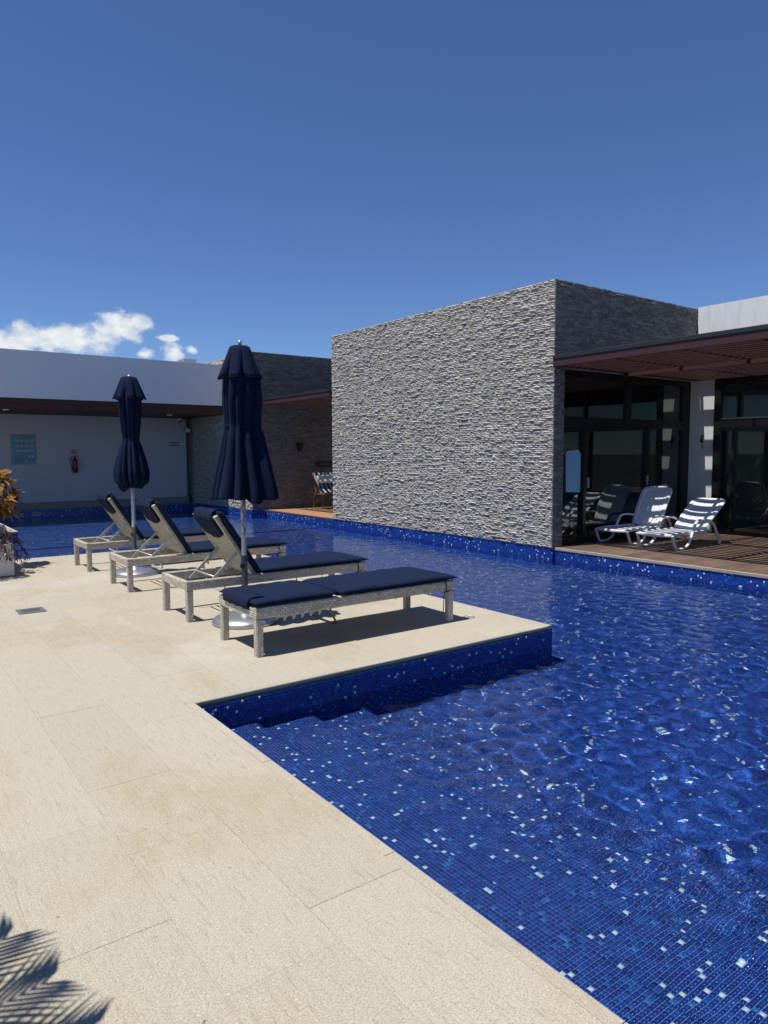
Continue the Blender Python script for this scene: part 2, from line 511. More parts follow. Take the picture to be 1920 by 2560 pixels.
# ------------------------------------------------------------------ mesh helpers
class MB:
    def __init__(s):
        s.v, s.f, s.u, s.c = [], [], [], []

    def quad(s, pts, uv=None, col=None):
        b = len(s.v)
        s.v.extend([tuple(p) for p in pts])
        s.f.append(tuple(range(b, b + len(pts))))
        s.u.append(uv or [(0, 0)] * len(pts))
        s.c.append(col)

    def add(s, verts, faces, col=None, uvs=None):
        b = len(s.v)
        s.v.extend([tuple(p) for p in verts])
        for i, f in enumerate(faces):
            s.f.append(tuple(b + k for k in f))
            s.u.append(uvs[i] if uvs else [(0, 0)] * len(f))
            s.c.append(col)

    def box(s, x0, x1, y0, y1, z0, z1, col=None):
        v = [(x0, y0, z0), (x1, y0, z0), (x1, y1, z0), (x0, y1, z0), (x0, y0, z1), (x1, y0, z1), (x1, y1, z1), (x0, y1, z1)]
        s.add(v, [(0, 3, 2, 1), (4, 5, 6, 7), (0, 1, 5, 4), (1, 2, 6, 5), (2, 3, 7, 6), (3, 0, 4, 7)], col)
        return s

    def beam(s, p0, p1, w, h, upv=(0, 0, 1), ch=0.0):
        """bar of width w (sideways) and height h along p0-p1, chamfered, UV in metres"""
        p0, p1, upv = Vector(p0), Vector(p1), Vector(upv)
        d = p1 - p0
        L = d.length
        d.normalize()
        sd = d.cross(upv).normalized()
        u2 = sd.cross(d).normalized()
        if ch > 0:
            a, b = w / 2, h / 2
            prof = [(-a + ch, -b), (a - ch, -b), (a, -b + ch), (a, b - ch), (a - ch, b), (-a + ch, b), (-a, b - ch), (-a, -b + ch)]
        else:
            prof = [(-w / 2, -h / 2), (w / 2, -h / 2), (w / 2, h / 2), (-w / 2, h / 2)]
        n = len(prof)
        b0 = len(s.v)
        acc = [0.0]
        for i in range(n):
            q0, q1 = prof[i], prof[(i + 1) % n]
            acc.append(acc[-1] + math.hypot(q1[0] - q0[0], q1[1] - q0[1]))
        for P in (p0, p1):
            for (x, y) in prof:
                s.v.append(tuple(P + sd * x + u2 * y))
        for i in range(n):
            j = (i + 1) % n
            s.f.append((b0 + i, b0 + j, b0 + n + j, b0 + n + i))
            s.u.append([(0, acc[i]), (0, acc[i + 1]), (L, acc[i + 1]), (L, acc[i])])
            s.c.append(None)
        s.f.append(tuple(b0 + i for i in reversed(range(n))))
        s.u.append([(prof[i][0], prof[i][1]) for i in reversed(range(n))])
        s.c.append(None)
        s.f.append(tuple(b0 + n + i for i in range(n)))
        s.u.append([(prof[i][0], prof[i][1]) for i in range(n)])
        s.c.append(None)
        return s

    def tube(s, path, r, n=8, close=False, flat=None):
        """round (or flat=(w,h)) tube along a polyline"""
        P = [Vector(p) for p in path]
        m = len(P)
        rings = []
        prev = None
        for i in range(m):
            if close:
                d = P[(i + 1) % m] - P[i - 1]
            else:
                d = P[min(i + 1, m - 1)] - P[max(i - 1, 0)]
            d.normalize()
            ref = prev if prev is not None else (Vector((0, 0, 1)) if abs(d.z) < 0.9 else Vector((1, 0, 0)))
            if flat:
                ref = Vector(flat[2])
            a = (ref - d * ref.dot(d))
            if a.length < 1e-6:
                a = d.orthogonal()
            a.normalize()
            b = d.cross(a)
            prev = a
            rr = r[i] if isinstance(r, (list, tuple)) else r
            ring = []
            if flat:
                w, h = flat[0] / 2, flat[1] / 2
                c = min(w, h) * 0.45
                for (x, y) in [(-w + c, -h), (w - c, -h), (w, -h + c), (w, h - c), (w - c, h), (-w + c, h), (-w, h - c), (-w, -h + c)]:
                    ring.append(P[i] + a * x + b * y)
            else:
                for k in range(n):
                    t = 2 * math.pi * k / n
                    ring.append(P[i] + a * (rr * math.cos(t)) + b * (rr * math.sin(t)))
            rings.append(ring)
        b0 = len(s.v)
        nn = len(rings[0])
        for ring in rings:
            s.v.extend(tuple(x) for x in ring)
        for i in range(m if close else m - 1):
            for k in range(nn):
                i2, k2 = (i + 1) % m, (k + 1) % nn
                s.f.append((b0 + i * nn + k, b0 + i * nn + k2, b0 + i2 * nn + k2, b0 + i2 * nn + k))
                s.u.append([(0, 0)] * 4)
                s.c.append(None)
        if not close:
            s.f.append(tuple(b0 + k for k in reversed(range(nn))))
            s.u.append([(0, 0)] * nn)
            s.c.append(None)
            s.f.append(tuple(b0 + (m - 1) * nn + k for k in range(nn)))
            s.u.append([(0, 0)] * nn)
            s.c.append(None)
        return s

    def lathe(s, prof, n=24, c=(0, 0, 0), fn=None):
        b0 = len(s.v)
        for i, (r, z) in enumerate(prof):
            for k in range(n):
                t = 2 * math.pi * k / n
                rr = r if fn is None else fn(i, t, r, z)
                zz = z
                if isinstance(rr, tuple):
                    rr, zz = rr
                s.v.append((c[0] + rr * math.cos(t), c[1] + rr * math.sin(t), c[2] + zz))
        for i in range(len(prof) - 1):
            for k in range(n):
                k2 = (k + 1) % n
                s.f.append((b0 + i * n + k, b0 + i * n + k2, b0 + (i + 1) * n + k2, b0 + (i + 1) * n + k))
                s.u.append([(0, 0)] * 4)
                s.c.append(None)
        return s

    def mesh(s, name, mat, smooth=False):
        me = bpy.data.meshes.new(name)
        me.from_pydata(s.v, [], s.f)
        if any(u[0] != (0, 0) or u[-1] != (0, 0) for u in s.u):
            ul = me.uv_layers.new(name='UVMap')
            flat = [x for u in s.u for xy in u for x in xy]
            ul.data.foreach_set('uv', flat)
        if s.c and s.c[0] is not None:
            ca = me.color_attributes.new('col', 'FLOAT_COLOR', 'CORNER')
            flat = []
            for f, c in zip(s.f, s.c):
                flat.extend((*c, 1.0) * len(f))
            ca.data.foreach_set('color', flat)
        me.materials.append(MATS[mat] if isinstance(mat, str) else mat)
        if smooth:
            me.polygons.foreach_set('use_smooth', [True] * len(me.polygons))
        me.update()
        return me

    def build(s, name, mat, parent=None, smooth=False, bevel=0.0, seg=2, weld=False):
        me = s.mesh(name, mat, smooth)
        o = bpy.data.objects.new(name, me)
        COL.objects.link(o)
        if parent is not None:
            o.parent = parent
        if weld:
            o.modifiers.new('weld', 'WELD').merge_threshold = 1e-5
        if bevel:
            m = o.modifiers.new('bevel', 'BEVEL')
            m.width = bevel
            m.segments = seg
            m.limit_method = 'ANGLE'
        return o


def np_mesh(name, V, F, mat, col=None, smooth=False):
    me = bpy.data.meshes.new(name)
    V = np.asarray(V, np.float32)
    F = np.asarray(F, np.int32)
    me.vertices.add(len(V))
    me.vertices.foreach_set('co', V.ravel())
    me.loops.add(F.size)
    me.loops.foreach_set('vertex_index', F.ravel())
    me.polygons.add(len(F))
    me.polygons.foreach_set('loop_start', np.arange(len(F), dtype=np.int32) * F.shape[1])
    me.update(calc_edges=True)
    if col is not None:
        ca = me.color_attributes.new('col', 'FLOAT_COLOR', 'POINT')
        ca.data.foreach_set('color', np.asarray(col, np.float32).ravel())
    if smooth:
        me.polygons.foreach_set('use_smooth', np.ones(len(F), bool))
    me.materials.append(MATS[mat])
    me.validate()
    me.update()
    return me


def link(name, me, parent=None):
    o = bpy.data.objects.new(name, me)
    COL.objects.link(o)
    if parent is not None:
        o.parent = parent
    return o


def thing(name, label, cat, loc=(0, 0, 0), rz=0.0, group=None):
    o = bpy.data.objects.new(name, None)
    o.empty_display_size = 0.1
    COL.objects.link(o)
    o.location = loc
    o.rotation_euler = (0, 0, rz)
    return tag(o, label, cat, group)


def tag(o, label=None, cat=None, group=None, kind=None):
    if label:
        o['label'] = label
    if cat:
        o['category'] = cat
    if group:
        o['group'] = group
    if kind:
        o['kind'] = kind
    return o


def copy_tree(o, parent=None):
    c = o.copy()
    COL.objects.link(c)
    c.parent = parent
    for ch in list(o.children):
        copy_tree(ch, c)
    return c


def proj(P):
    P = Vector(P) - Vector((0, 0, HCAM))
    z = P.dot(fw)
    if z <= 0.05:
        return None
    return 960 + 1775 * P.dot(rt) / z, 1280 - 1775 * P.dot(up) / z


# ------------------------------------------------------------------ layout constants
ZW = -0.20                       # water level
XC = 1.56                        # near coping edge
PX, PY0, PY1 = 4.82, 4.08, 11.46  # peninsula
XS, YS0, YS1, ZS = 8.85, 7.53, 14.10, 4.22   # stone block
XR = 8.93                        # right wood deck edge
YB = 21.7                        # far pool rim

# ------------------------------------------------------------------ ground
o = MB()
o.quad([(-2500, -2500, -1.6), (2500, -2500, -1.6), (2500, 2500, -1.6), (-2500, 2500, -1.6)])
tag(o.build('ground', 'soil_ground'), kind='structure')

# ------------------------------------------------------------------ stone deck and its paving
deck = bpy.data.objects.new('pool_deck', None)
COL.objects.link(deck)
tag(deck, 'cream limestone pool deck with a square peninsula', kind='structure')
b = MB()
b.box(-7.0, XC - 0.004, -4.0, PY0, -1.55, -0.031)
b.box(-7.0, PX - 0.004, PY0 + 0.004, PY1 - 0.004, -1.55, -0.031)
b.build('deck_slab', 'grout_cream', deck)
b = MB()
b.box(-7.0, XC - 0.06, -4.0, PY0 + 0.05, -0.0305, -0.0020)
b.box(-7.0, PX - 0.06, PY0 + 0.0505, PY1 - 0.06, -0.0305, -0.0020)
b.build('mortar_bed', 'grout_cream', deck)
PW = 0.385
xs = [1.505 - PW * i for i in range(0, 16)]
known = {1.505: [1.96, 2.945, 3.93], 1.12: [1.76, 2.64, 3.26, 4.375, 5.4, 6.4], 0.735: [2.18, 2.94, 3.9, 4.9]}


def paver(x0, x1, y0, y1):
    ga, gb, gc, gd = rng.uniform(0.0002, 0.0009, 4)
    bb = MB().box(x0 + ga, x1 - gb, y0 + gc, y1 - gd, -0.03, rng.normal(0, 0.0003))
    return bb.build('paving_stone', 'limestone', deck, bevel=0.0007, seg=1)


for i, xr in enumerate(xs):
    xl = xr - PW
    ys = [-4.0]
    key = min(known, key=lambda t: abs(t - xr)) if i < 3 else None
    if key is not None and abs(key - xr) < 0.05:
        fixed = known[key]
        y = fixed[0]
        pre = []
        while y > -4:
            y -= 0.985
            pre.append(y)
        ys = sorted([max(t, -4.0) for t in pre]) + fixed
        ys = sorted(set(ys))
    else:
        ys = [-4.0 - rng.uniform(0, 0.9)]
    while ys[-1] < PY1:
        ys.append(ys[-1] + (0.985 if rng.random() < 0.7 else rng.uniform(0.6, 0.98)))
    for a, c in zip(ys[:-1], ys[1:]):
        a, c = max(a, -4.0), min(c, PY1 - 0.05)
        if c - a > 0.05 and xl > -3.5:
            paver(xl, xr, a, c)
nx = 1.505
cols = []
while nx < PX - 0.06:
    cols.append((nx, min(nx + PW, PX - 0.055)))
    nx += PW
for j, (xl, xr) in enumerate(cols):
    ys = [PY0 + 0.055, 4.72 if j % 2 == 0 else 5.1]
    while ys[-1] < PY1 - 0.05:
        ys.append(ys[-1] + (0.985 if rng.random() < 0.75 else rng.uniform(0.6, 0.98)))
    for a, c in zip(ys[:-1], ys[1:]):
        c = min(c, PY1 - 0.055)
        if c - a > 0.06:
            paver(xl, xr, a, c)
# bull-nosed coping strips round the water


def coping(p0, p1, inward):
    """strip 5.5 cm wide along p0-p1 ; inward = unit vector pointing to the deck side"""
    p0, p1, n_ = Vector(p0), Vector(p1), Vector(inward)
    prof = [(0.055, -0.03), (0.055, 0.0), (0.007, 0.0), (0.0025, -0.002), (0.0, -0.007), (0.0, -0.026), (0.006, -0.03)]
    L = (p1 - p0).length
    k = max(1, int(round(L / 0.985)))
    for i in range(k):
        a = p0.lerp(p1, i / k)
        c = p0.lerp(p1, (i + 1) / k)
        d = (c - a).normalized()
        a, c = a + d * 0.0015, c - d * 0.0015
        m = MB()
        vs = [a + n_ * x + Vector((0, 0, z)) for x, z in prof] + [c + n_ * x + Vector((0, 0, z)) for x, z in prof]
        n = len(prof)
        fs = [(i_, (i_ + 1) % n, n + (i_ + 1) % n, n + i_) for i_ in range(n)] + [tuple(range(n)), tuple(n + i_ for i_ in reversed(range(n)))]
        m.add(vs, fs)
        m.build('coping_stone', 'limestone', deck)


coping((XC, -4, 0), (XC, PY0 + 0.0, 0), (-1, 0, 0))
coping((1.506, PY0 + 0.0005, 0), (PX - 0.055, PY0 + 0.0005, 0), (0, 1, 0))
coping((PX, PY0, 0), (PX, PY1 - 0.055, 0), (-1, 0, 0))
coping((-3.5, PY1, 0), (PX, PY1, 0), (0, -1, 0))
# dark strip that paints the shadow line under the peninsula's coping
MB().box(XC + 0.002, PX - 0.004, PY0 + 0.002, PY0 + 0.03, -0.046, -0.0305).build('coping_shadow_strip', 'coping_shadow', deck)

# ------------------------------------------------------------------ pool basin
pool = bpy.data.objects.new('pool_floor', None)
COL.objects.link(pool)
tag(pool, 'blue glass mosaic pool basin with shallow entry steps', kind='structure')
STEPS = [(XC, 1.96, -0.235), (1.96, 2.38, -0.36), (2.38, 2.80, -0.49)]
ZF = -0.69
ZF2 = -0.50
Y0P = -3.0
RECV = []


def sheet(name, pts, mat):
    m = MB()
    m.quad(pts)
    o = m.build(name, mat, pool)
    RECV.append(o)
    return o


TX1, TY0 = 3.20, 0.70          # tiles modelled one by one for x < TX1, y > TY0 (to the peninsula)
floor_z = lambda x: next((z for a, c, z in STEPS if a <= x < c), ZF)
for a, c, z in STEPS:
    sheet('step_tread', [(a - 0.02, Y0P, z), (c, Y0P, z), (c, TY0, z), (a - 0.02, TY0, z)], 'mosaic_floor')
    sheet('step_bed', [(a - 0.02, TY0, z - 0.003), (c, TY0, z - 0.003), (c, PY0, z - 0.003), (a - 0.02, PY0, z - 0.003)], 'mosaic_grout')
    zn = floor_z(c + 0.001)
    sheet('step_riser', [(c, Y0P, zn), (c, PY0, zn), (c, PY0, z), (c, Y0P, z)], 'mosaic_wall_x')
sheet('basin_floor', [(2.8, Y0P, ZF), (TX1, Y0P, ZF), (TX1, TY0, ZF), (2.8, TY0, ZF)], 'mosaic_floor')
sheet('basin_bed', [(2.8, TY0, ZF - 0.003), (TX1, TY0, ZF - 0.003), (TX1, PY0, ZF - 0.003), (2.8, PY0, ZF - 0.003)], 'mosaic_grout')
sheet('basin_floor', [(TX1, Y0P, ZF), (XR + 0.1, Y0P, ZF), (XR + 0.1, PY0, ZF), (TX1, PY0, ZF)], 'mosaic_floor')
sheet('basin_floor', [(PX - 0.01, PY0, ZF), (XR + 0.1, PY0, ZF), (XR + 0.1, PY1, ZF), (PX - 0.01, PY1, ZF)], 'mosaic_floor')
sheet('basin_floor', [(-3.5, PY1, ZF), (XR + 0.1, PY1, ZF), (XR + 0.1, 14.6, ZF), (-3.5, 14.6, ZF)], 'mosaic_floor')
sheet('basin_riser', [(-3.5, 14.6, ZF), (XR + 0.1, 14.6, ZF), (XR + 0.1, 14.6, ZF2), (-3.5, 14.6, ZF2)], 'mosaic_wall_y')
sheet('basin_floor', [(-3.5, 14.6, ZF2), (XR + 0.1, 14.6, ZF2), (XR + 0.1, YB, ZF2), (-3.5, YB, ZF2)], 'mosaic_floor')
sheet('basin_wall', [(XC, Y0P, -0.031), (XC, PY0, -0.031), (XC, PY0, -0.8), (XC, Y0P, -0.8)], 'mosaic_wall_x')
sheet('basin_wall', [(PX, PY0, -0.031), (PX, PY1, -0.031), (PX, PY1, -0.8), (PX, PY0, -0.8)], 'mosaic_wall_x')
sheet('basin_wall', [(-3.5, PY1, -0.031), (PX, PY1, -0.031), (PX, PY1, -0.8), (-3.5, PY1, -0.8)], 'mosaic_wall_y')
sheet('basin_wall', [(XR, Y0P, -0.04), (XR, YS0, -0.04), (XR, YS0, -0.8), (XR, Y0P, -0.8)], 'mosaic_wall_x')
sheet('basin_wall', [(XS + 0.015, YS0, -0.002), (XS + 0.015, YS1, -0.002), (XS + 0.015, YS1, -0.8), (XS + 0.015, YS0, -0.8)], 'mosaic_wall_x')
sheet('basin_wall', [(XR, YS1, -0.04), (XR, 17.72, -0.04), (XR, 17.72, -0.8), (XR, YS1, -0.8)], 'mosaic_wall_x')
sheet('basin_wall', [(8.50, 17.70, 0.0), (XR, 17.70, 0.0), (XR, 17.70, -0.8), (8.50, 17.70, -0.8)], 'mosaic_wall_y')
sheet('basin_wall', [(8.50, 17.70, 0.0), (8.50, YB, 0.0), (8.50, YB, -0.8), (8.50, 17.70, -0.8)], 'mosaic_wall_x')
sheet('basin_wall', [(-3.5, YB, -0.01), (8.50, YB, -0.01), (8.50, YB, -0.8), (-3.5, YB, -0.8)], 'mosaic_wall_y')
sheet('basin_wall', [(XC, Y0P, 0), (XR + .1, Y0P, 0), (XR + .1, Y0P, -0.8), (XC, Y0P, -0.8)], 'mosaic_wall_y')
sheet('basin_wall', [(-3.5, PY1, 0), (-3.5, YB, 0), (-3.5, YB, -0.8), (-3.5, PY1, -0.8)], 'mosaic_wall_x')
sheet('basin_wall', [(XS + 0.015, YS0 + 0.001, -0.03), (XR, YS0 + 0.001, -0.03), (XR, YS0 + 0.001, -0.8), (XS + 0.015, YS0 + 0.001, -0.8)], 'mosaic_wall_y')
sheet('wall_bed', [(XC, PY0 + 0.003, -0.046), (PX, PY0 + 0.003, -0.046), (PX, PY0 + 0.003, -0.8), (XC, PY0 + 0.003, -0.8)], 'mosaic_grout')

# single tiles
tone_c = np.array([t[0] for t in TONES])
tone_p = np.array([t[1] for t in TONES])
tone_p = tone_p / tone_p.sum()
half, thick = 0.0089, 0.003


def tile_field(centres, nrm):
    """centres (N,3) ; nrm 'z' or 'y' -> verts, faces of slabs with a small random tilt"""
    n = len(centres)
    top = np.array([(-1, -1), (1, -1), (1, 1), (-1, 1)], float)
    tl = rng.normal(0, 0.010, (n, 2))
    V = np.zeros((n, 8, 3))
    for k in range(4):
        a, c = top[k]
        h = (a * tl[:, 0] + c * tl[:, 1]) * half
        for lev in (0, 1):
            hh = h if lev == 0 else -thick
            s_ = half * (0.95 if lev == 0 else 1.0)
            if nrm == 'z':
                V[:, k + 4 * lev, 0] = centres[:, 0] + a * s_
                V[:, k + 4 * lev, 1] = centres[:, 1] + c * s_
                V[:, k + 4 * lev, 2] = centres[:, 2] + hh
            else:
                V[:, k + 4 * lev, 0] = centres[:, 0] + a * s_
                V[:, k + 4 * lev, 2] = centres[:, 2] + c * s_
                V[:, k + 4 * lev, 1] = centres[:, 1] - hh
    Fb = np.array([(0, 1, 2, 3), (4, 5, 1, 0), (5, 6, 2, 1), (6, 7, 3, 2), (7, 4, 0, 3)])
    F = (Fb[None] + 8 * np.arange(n)[:, None, None]).reshape(-1, 4)
    return V.reshape(-1, 3), F


gx = np.arange(XC + 0.01, TX1, TP)
gy = np.arange(TY0 + 0.01, PY0 - 0.004, TP)
GX, GY = np.meshgrid(gx, gy, indexing='ij')
GZ = np.vectorize(floor_z)(GX)
C = np.stack([GX.ravel(), GY.ravel(), GZ.ravel()], 1)
tone = rng.choice(len(TONES), len(C), p=tone_p)
# those that show largest in the picture become parts of their own
dist = []
for cpt in C:
    pr_ = proj((cpt[0], cpt[1], cpt[2] * 0.75))
    ok = pr_ is not None and 5 < pr_[0] < 1915 and pr_[1] < 2555
    dist.append(np.linalg.norm(cpt - np.array([0, 0, HCAM])) if ok else 1e9)
order = np.argsort(dist)
solo = order[:300]
mask = np.ones(len(C), bool)
mask[solo] = False
V, F = tile_field(C[mask], 'z')
cc = np.repeat(np.c_[tone_c[tone[mask]], np.ones(mask.sum())], 8, axis=0)
o = link('mosaic_tiling', np_mesh('mosaic_tiling', V, F, 'mosaic_tile', cc), pool)
tag(o, kind='stuff')
RECV.append(o)
tile_me = []
for t in range(len(TONES)):
    V, F = tile_field(np.zeros((1, 3)), 'z')
    tile_me.append(np_mesh('mosaic_tile', V, F, 'mosaic_tile', np.tile([*tone_c[t], 1.0], (8, 1))))
for i in solo:
    o = link('mosaic_tile', tile_me[tone[i]], pool)
    o.location = C[i]
    o.rotation_euler = (rng.normal(0, .008), rng.normal(0, .008), 0)
    RECV.append(o)
gx = np.arange(XC + 0.01, PX - 0.004, TP)
gz = np.arange(-0.056, ZF + 0.01, -TP)
GX, GZ = np.meshgrid(gx, gz, indexing='ij')
C = np.stack([GX.ravel(), np.full(GX.size, PY0), GZ.ravel()], 1)
tone = rng.choice(len(TONES), len(C), p=tone_p)
V, F = tile_field(C, 'y')
o = link('mosaic_tiling', np_mesh('mosaic_tiling', V, F, 'mosaic_tile', np.repeat(np.c_[tone_c[tone], np.ones(len(C))], 8, axis=0)), pool)
tag(o, kind='stuff')
RECV.append(o)

# water surface
waves = []
wr = np.random.default_rng(5)
for i in range(64):
    lam = math.exp(wr.uniform(math.log(0.082), math.log(0.55)))
    th = wr.uniform(0, 2 * math.pi)
    slope = 0.0220 * (1.10 if lam < 0.20 else (0.45 if lam < 0.35 else 0.25))
    k = 2 * math.pi / lam
    waves.append((k * math.cos(th), k * math.sin(th), wr.uniform(0, 6.28), slope / k, lam))


def wave_h(X, Y, minlam):
    h = np.zeros_like(X)
    calm = np.clip(0.34 + 0.66 * np.clip((X - XC - 0.15) / 1.7, 0, 1), 0, 1)
    for kx, ky, ph, a, lam in waves:
        f = np.clip((lam / minlam - 1.0), 0, 1)
        wx = X + 0.05 * np.sin(1.7 * Y + ph)
        h += f * a * np.sin(kx * wx + ky * Y + ph)
    return h * calm


def wgrid(xa, ya):
    X, Y = np.meshgrid(xa, ya, indexing='ij')
    dy = np.gradient(ya)[None, :] * np.ones_like(X)
    Z = ZW + wave_h(X, Y, np.maximum(dy * 3.5, 0.075))
    V = np.stack([X.ravel(), Y.ravel(), Z.ravel()], 1)
    nx_, ny_ = len(xa), len(ya)
    i, j = np.meshgrid(np.arange(nx_ - 1), np.arange(ny_ - 1), indexing='ij')
    a = (i * ny_ + j).ravel()
    F = np.stack([a, a + ny_, a + ny_ + 1, a + 1], 1)
    return V, F


ya = [Y0P]
while ya[-1] < 11.46:
    d = 0.05 if ya[-1] < 0.3 else 0.021 + 0.0025 * max(0, ya[-1] - 3)
    ya.append(ya[-1] + d)
ya[-1] = 11.46
V1, F1 = wgrid(np.linspace(XC - 0.01, XR + 0.01, 340), np.array(ya))
yb = [11.46]
while yb[-1] < YB:
    yb.append(yb[-1] + 0.045)
yb[-1] = YB + 0.01
V2, F2 = wgrid(np.linspace(-3.52, XR + 0.01, 300), np.array(yb))
wm = np_mesh('water', np.r_[V1, V2], np.r_[F1, F2 + len(V1)], 'pool_water', smooth=True)
water = tag(link('water', wm), 'rippled clear blue pool water', kind='structure')
water.cycles.is_caustics_caster = True
for o in RECV:
    o.cycles.is_caustics_receiver = True

# ------------------------------------------------------------------ stone cladding
STONE_TINTS = [(0.49, 0.455, 0.40), (0.44, 0.41, 0.36), (0.53, 0.495, 0.44), (0.39, 0.36, 0.315), (0.49, 0.435, 0.36), (0.57, 0.535, 0.48), (0.43, 0.405, 0.375)]


def stone_list(u0, u1, v0, v1, hmin=0.024, hmax=0.046, lmin=0.05, lmax=0.21):
    out = []
    v = v0
    while v < v1 - 0.004:
        h = min(random.uniform(hmin, hmax), v1 - v)
        if v1 - v - h < 0.015:
            h = v1 - v
        u = u0
        while u < u1 - 0.002:
            L = min(random.uniform(lmin, lmax), u1 - u)
            if u1 - u - L < 0.05:
                L = u1 - u
            if h > 0.04 and random.random() < 0.25:      # two thin strips instead of one thick stone
                k = random.uniform(0.4, 0.6)
                out.append((u, u + L, v, v + h * k))
                out.append((u, u + L, v + h * k, v + h))
            else:
                out.append((u, u + L, v, v + h))
            u += L
        v += h
    return out


def stone_geo(m, st, frame, proud, rough, tints, bright=1.0):
    """one split-faced stone: gridded front with an uneven face, sides running back to the wall"""
    u0, u1, v0, v1 = st
    O, U, Vv, N = frame
    g = 0.0012
    u0, u1, v0, v1 = u0 + g, u1 - g, v0 + g, v1 - g
    nx = max(2, min(6, int((u1 - u0) / 0.042)))
    ny = 2
    base = proud * (random.random() ** 1.3)
    tilt = random.uniform(-0.3, 0.3) * proud
    vs = []
    for j in range(ny + 1):
        for i in range(nx + 1):
            fu, fv = i / nx, j / ny
            edge = (i in (0, nx)) or (j in (0, ny))
            d = 0.006 + base + tilt * (fu - 0.5) + random.uniform(-1, 1) * rough - (rough * 0.8 if edge else -rough * 0.5)
            d = max(d, 0.002)
            ju = 0 if i in (0, nx) else random.uniform(-.25, .25) * (u1 - u0) / nx
            vs.append(O + U * (u0 + (u1 - u0) * fu + ju) + Vv * (v0 + (v1 - v0) * fv) + N * d)
    n1_ = nx + 1
    fs = []
    for j in range(ny):
        for i in range(nx):
            a = j * n1_ + i
            fs.append((a, a + 1, a + n1_ + 1, a + n1_))
    ring = [i for i in range(n1_)] + [j * n1_ + nx for j in range(1, ny + 1)] + [ny * n1_ + i for i in range(nx - 1, -1, -1)] + [j * n1_ for j in range(ny - 1, 0, -1)]
    b0 = len(vs)
    for r in ring:
        P = vs[r]
        P = P - N * ((P - O).dot(N) + 0.012)
        vs.append(P)
    k = len(ring)
    for t in range(k):
        fs.append((ring[t], b0 + t, b0 + (t + 1) % k, ring[(t + 1) % k]))
    c = random.choice(tints)
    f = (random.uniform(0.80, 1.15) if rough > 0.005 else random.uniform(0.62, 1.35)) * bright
    m.add(vs, fs, tuple(min(0.6, x * f) for x in c))


def clad(parent, faces, singles):
    """faces: list of (rect, frame, proud, rough, tints, bright); the `singles` largest in view become parts"""
    allst = []
    for rect, frame, proud, rough, tints, bright in faces:
        O, U, Vv, N = frame
        for st in stone_list(*rect):
            cpos = O + U * ((st[0] + st[1]) / 2) + Vv * ((st[2] + st[3]) / 2)
            pr_ = proj(cpos)
            area = 0
            if pr_ and 0 < pr_[0] < 1920 and 0 < pr_[1] < 2560 and N.dot(Vector((0, 0, HCAM)) - cpos) > 0:
                d = (cpos - Vector((0, 0, HCAM)))
                area = (st[1] - st[0]) * (st[3] - st[2]) * abs(N.dot(d.normalized())) / d.length_squared
            allst.append((area, st, frame, proud, rough, tints, bright))
    allst.sort(key=lambda t: -t[0])
    rest = MB()
    for i, (a, st, frame, proud, rough, tints, bright) in enumerate(allst):
        if i < singles:
            m = MB()
            stone_geo(m, st, frame, proud, rough, tints, bright)
            m.build('stone', 'ledger_stone', parent)
        else:
            stone_geo(rest, st, frame, proud, rough, tints, bright)
    tag(rest.build('stone_cladding', 'ledger_stone', parent), kind='stuff')


V3 = Vector
block = thing('stone_building', 'tall grey ledgerstone block rising beside the pool in the middle', 'building', (XS, YS0, 0))
BL = V3((XS, YS0, 0))


def loc(bx):
    return (bx[0] - BL.x, bx[1] - BL.x, bx[2] - BL.y, bx[3] - BL.y, bx[4], bx[5])


# local frames are relative to the block's base corner
m = MB()
for bx in ((XS + 0.012, XS + 0.25, YS0 + 0.012, YS1, -0.01, ZS - 0.02), (XS + 0.25, 12.99, YS0 + 0.012, YS0 + 0.25, 2.99, ZS - 0.02),
           (XS + 0.25, 12.99, YS0 + 0.25, YS1, 2.99, ZS - 0.3), (XS + 0.25, 12.99, YS1 - 0.25, YS1, -0.01, 2.99), (12.80, 12.99, YS0 + 0.181, YS1, -0.01, 2.99)):
    m.box(*loc(bx))
m.build('wall_core', 'slab_grey', block)
m = MB()
m.box(*loc((XS + 0.02, 12.97, YS0 + 0.02, YS1, ZS - 0.02, ZS - 0.006)))
m.build('wall_coping', 'slab_grey', block)
shade_tints = [tuple(c * 0.55 for c in t) for t in STONE_TINTS]  # darker copy of the tints: front-face shade put into the stone colour
fr_left = (V3((0.012, 0, 0)), V3((0, 1, 0)), V3((0, 0, 1)), V3((-1, 0, 0)))
fr_front = (V3((0, 0.012, 0)), V3((1, 0, 0)), V3((0, 0, 1)), V3((0, -1, 0)))


def clad_local(parent, base, faces, singles):
    global _proj_base
    fl = []
    for rect, frame, *r in faces:
        O, U, Vv, N = frame
        fl.append((rect, (O + base, U, Vv, N), *r))
    # build in world space, then shift the meshes back by the parent's base
    before = set(bpy.data.objects)
    clad(parent, fl, singles)
    for o in set(bpy.data.objects) - before:
        o.data.transform(Matrix.Translation(-base))


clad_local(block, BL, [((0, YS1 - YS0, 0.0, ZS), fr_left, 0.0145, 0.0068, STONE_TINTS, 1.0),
                       ((0.0, 12.98 - XS, 3.0, ZS), fr_front, 0.012, 0.003, shade_tints, 0.8),
                       ((0.0, 0.255, 0.0, 3.0), fr_front, 0.010, 0.003, shade_tints, 0.9)], 300)

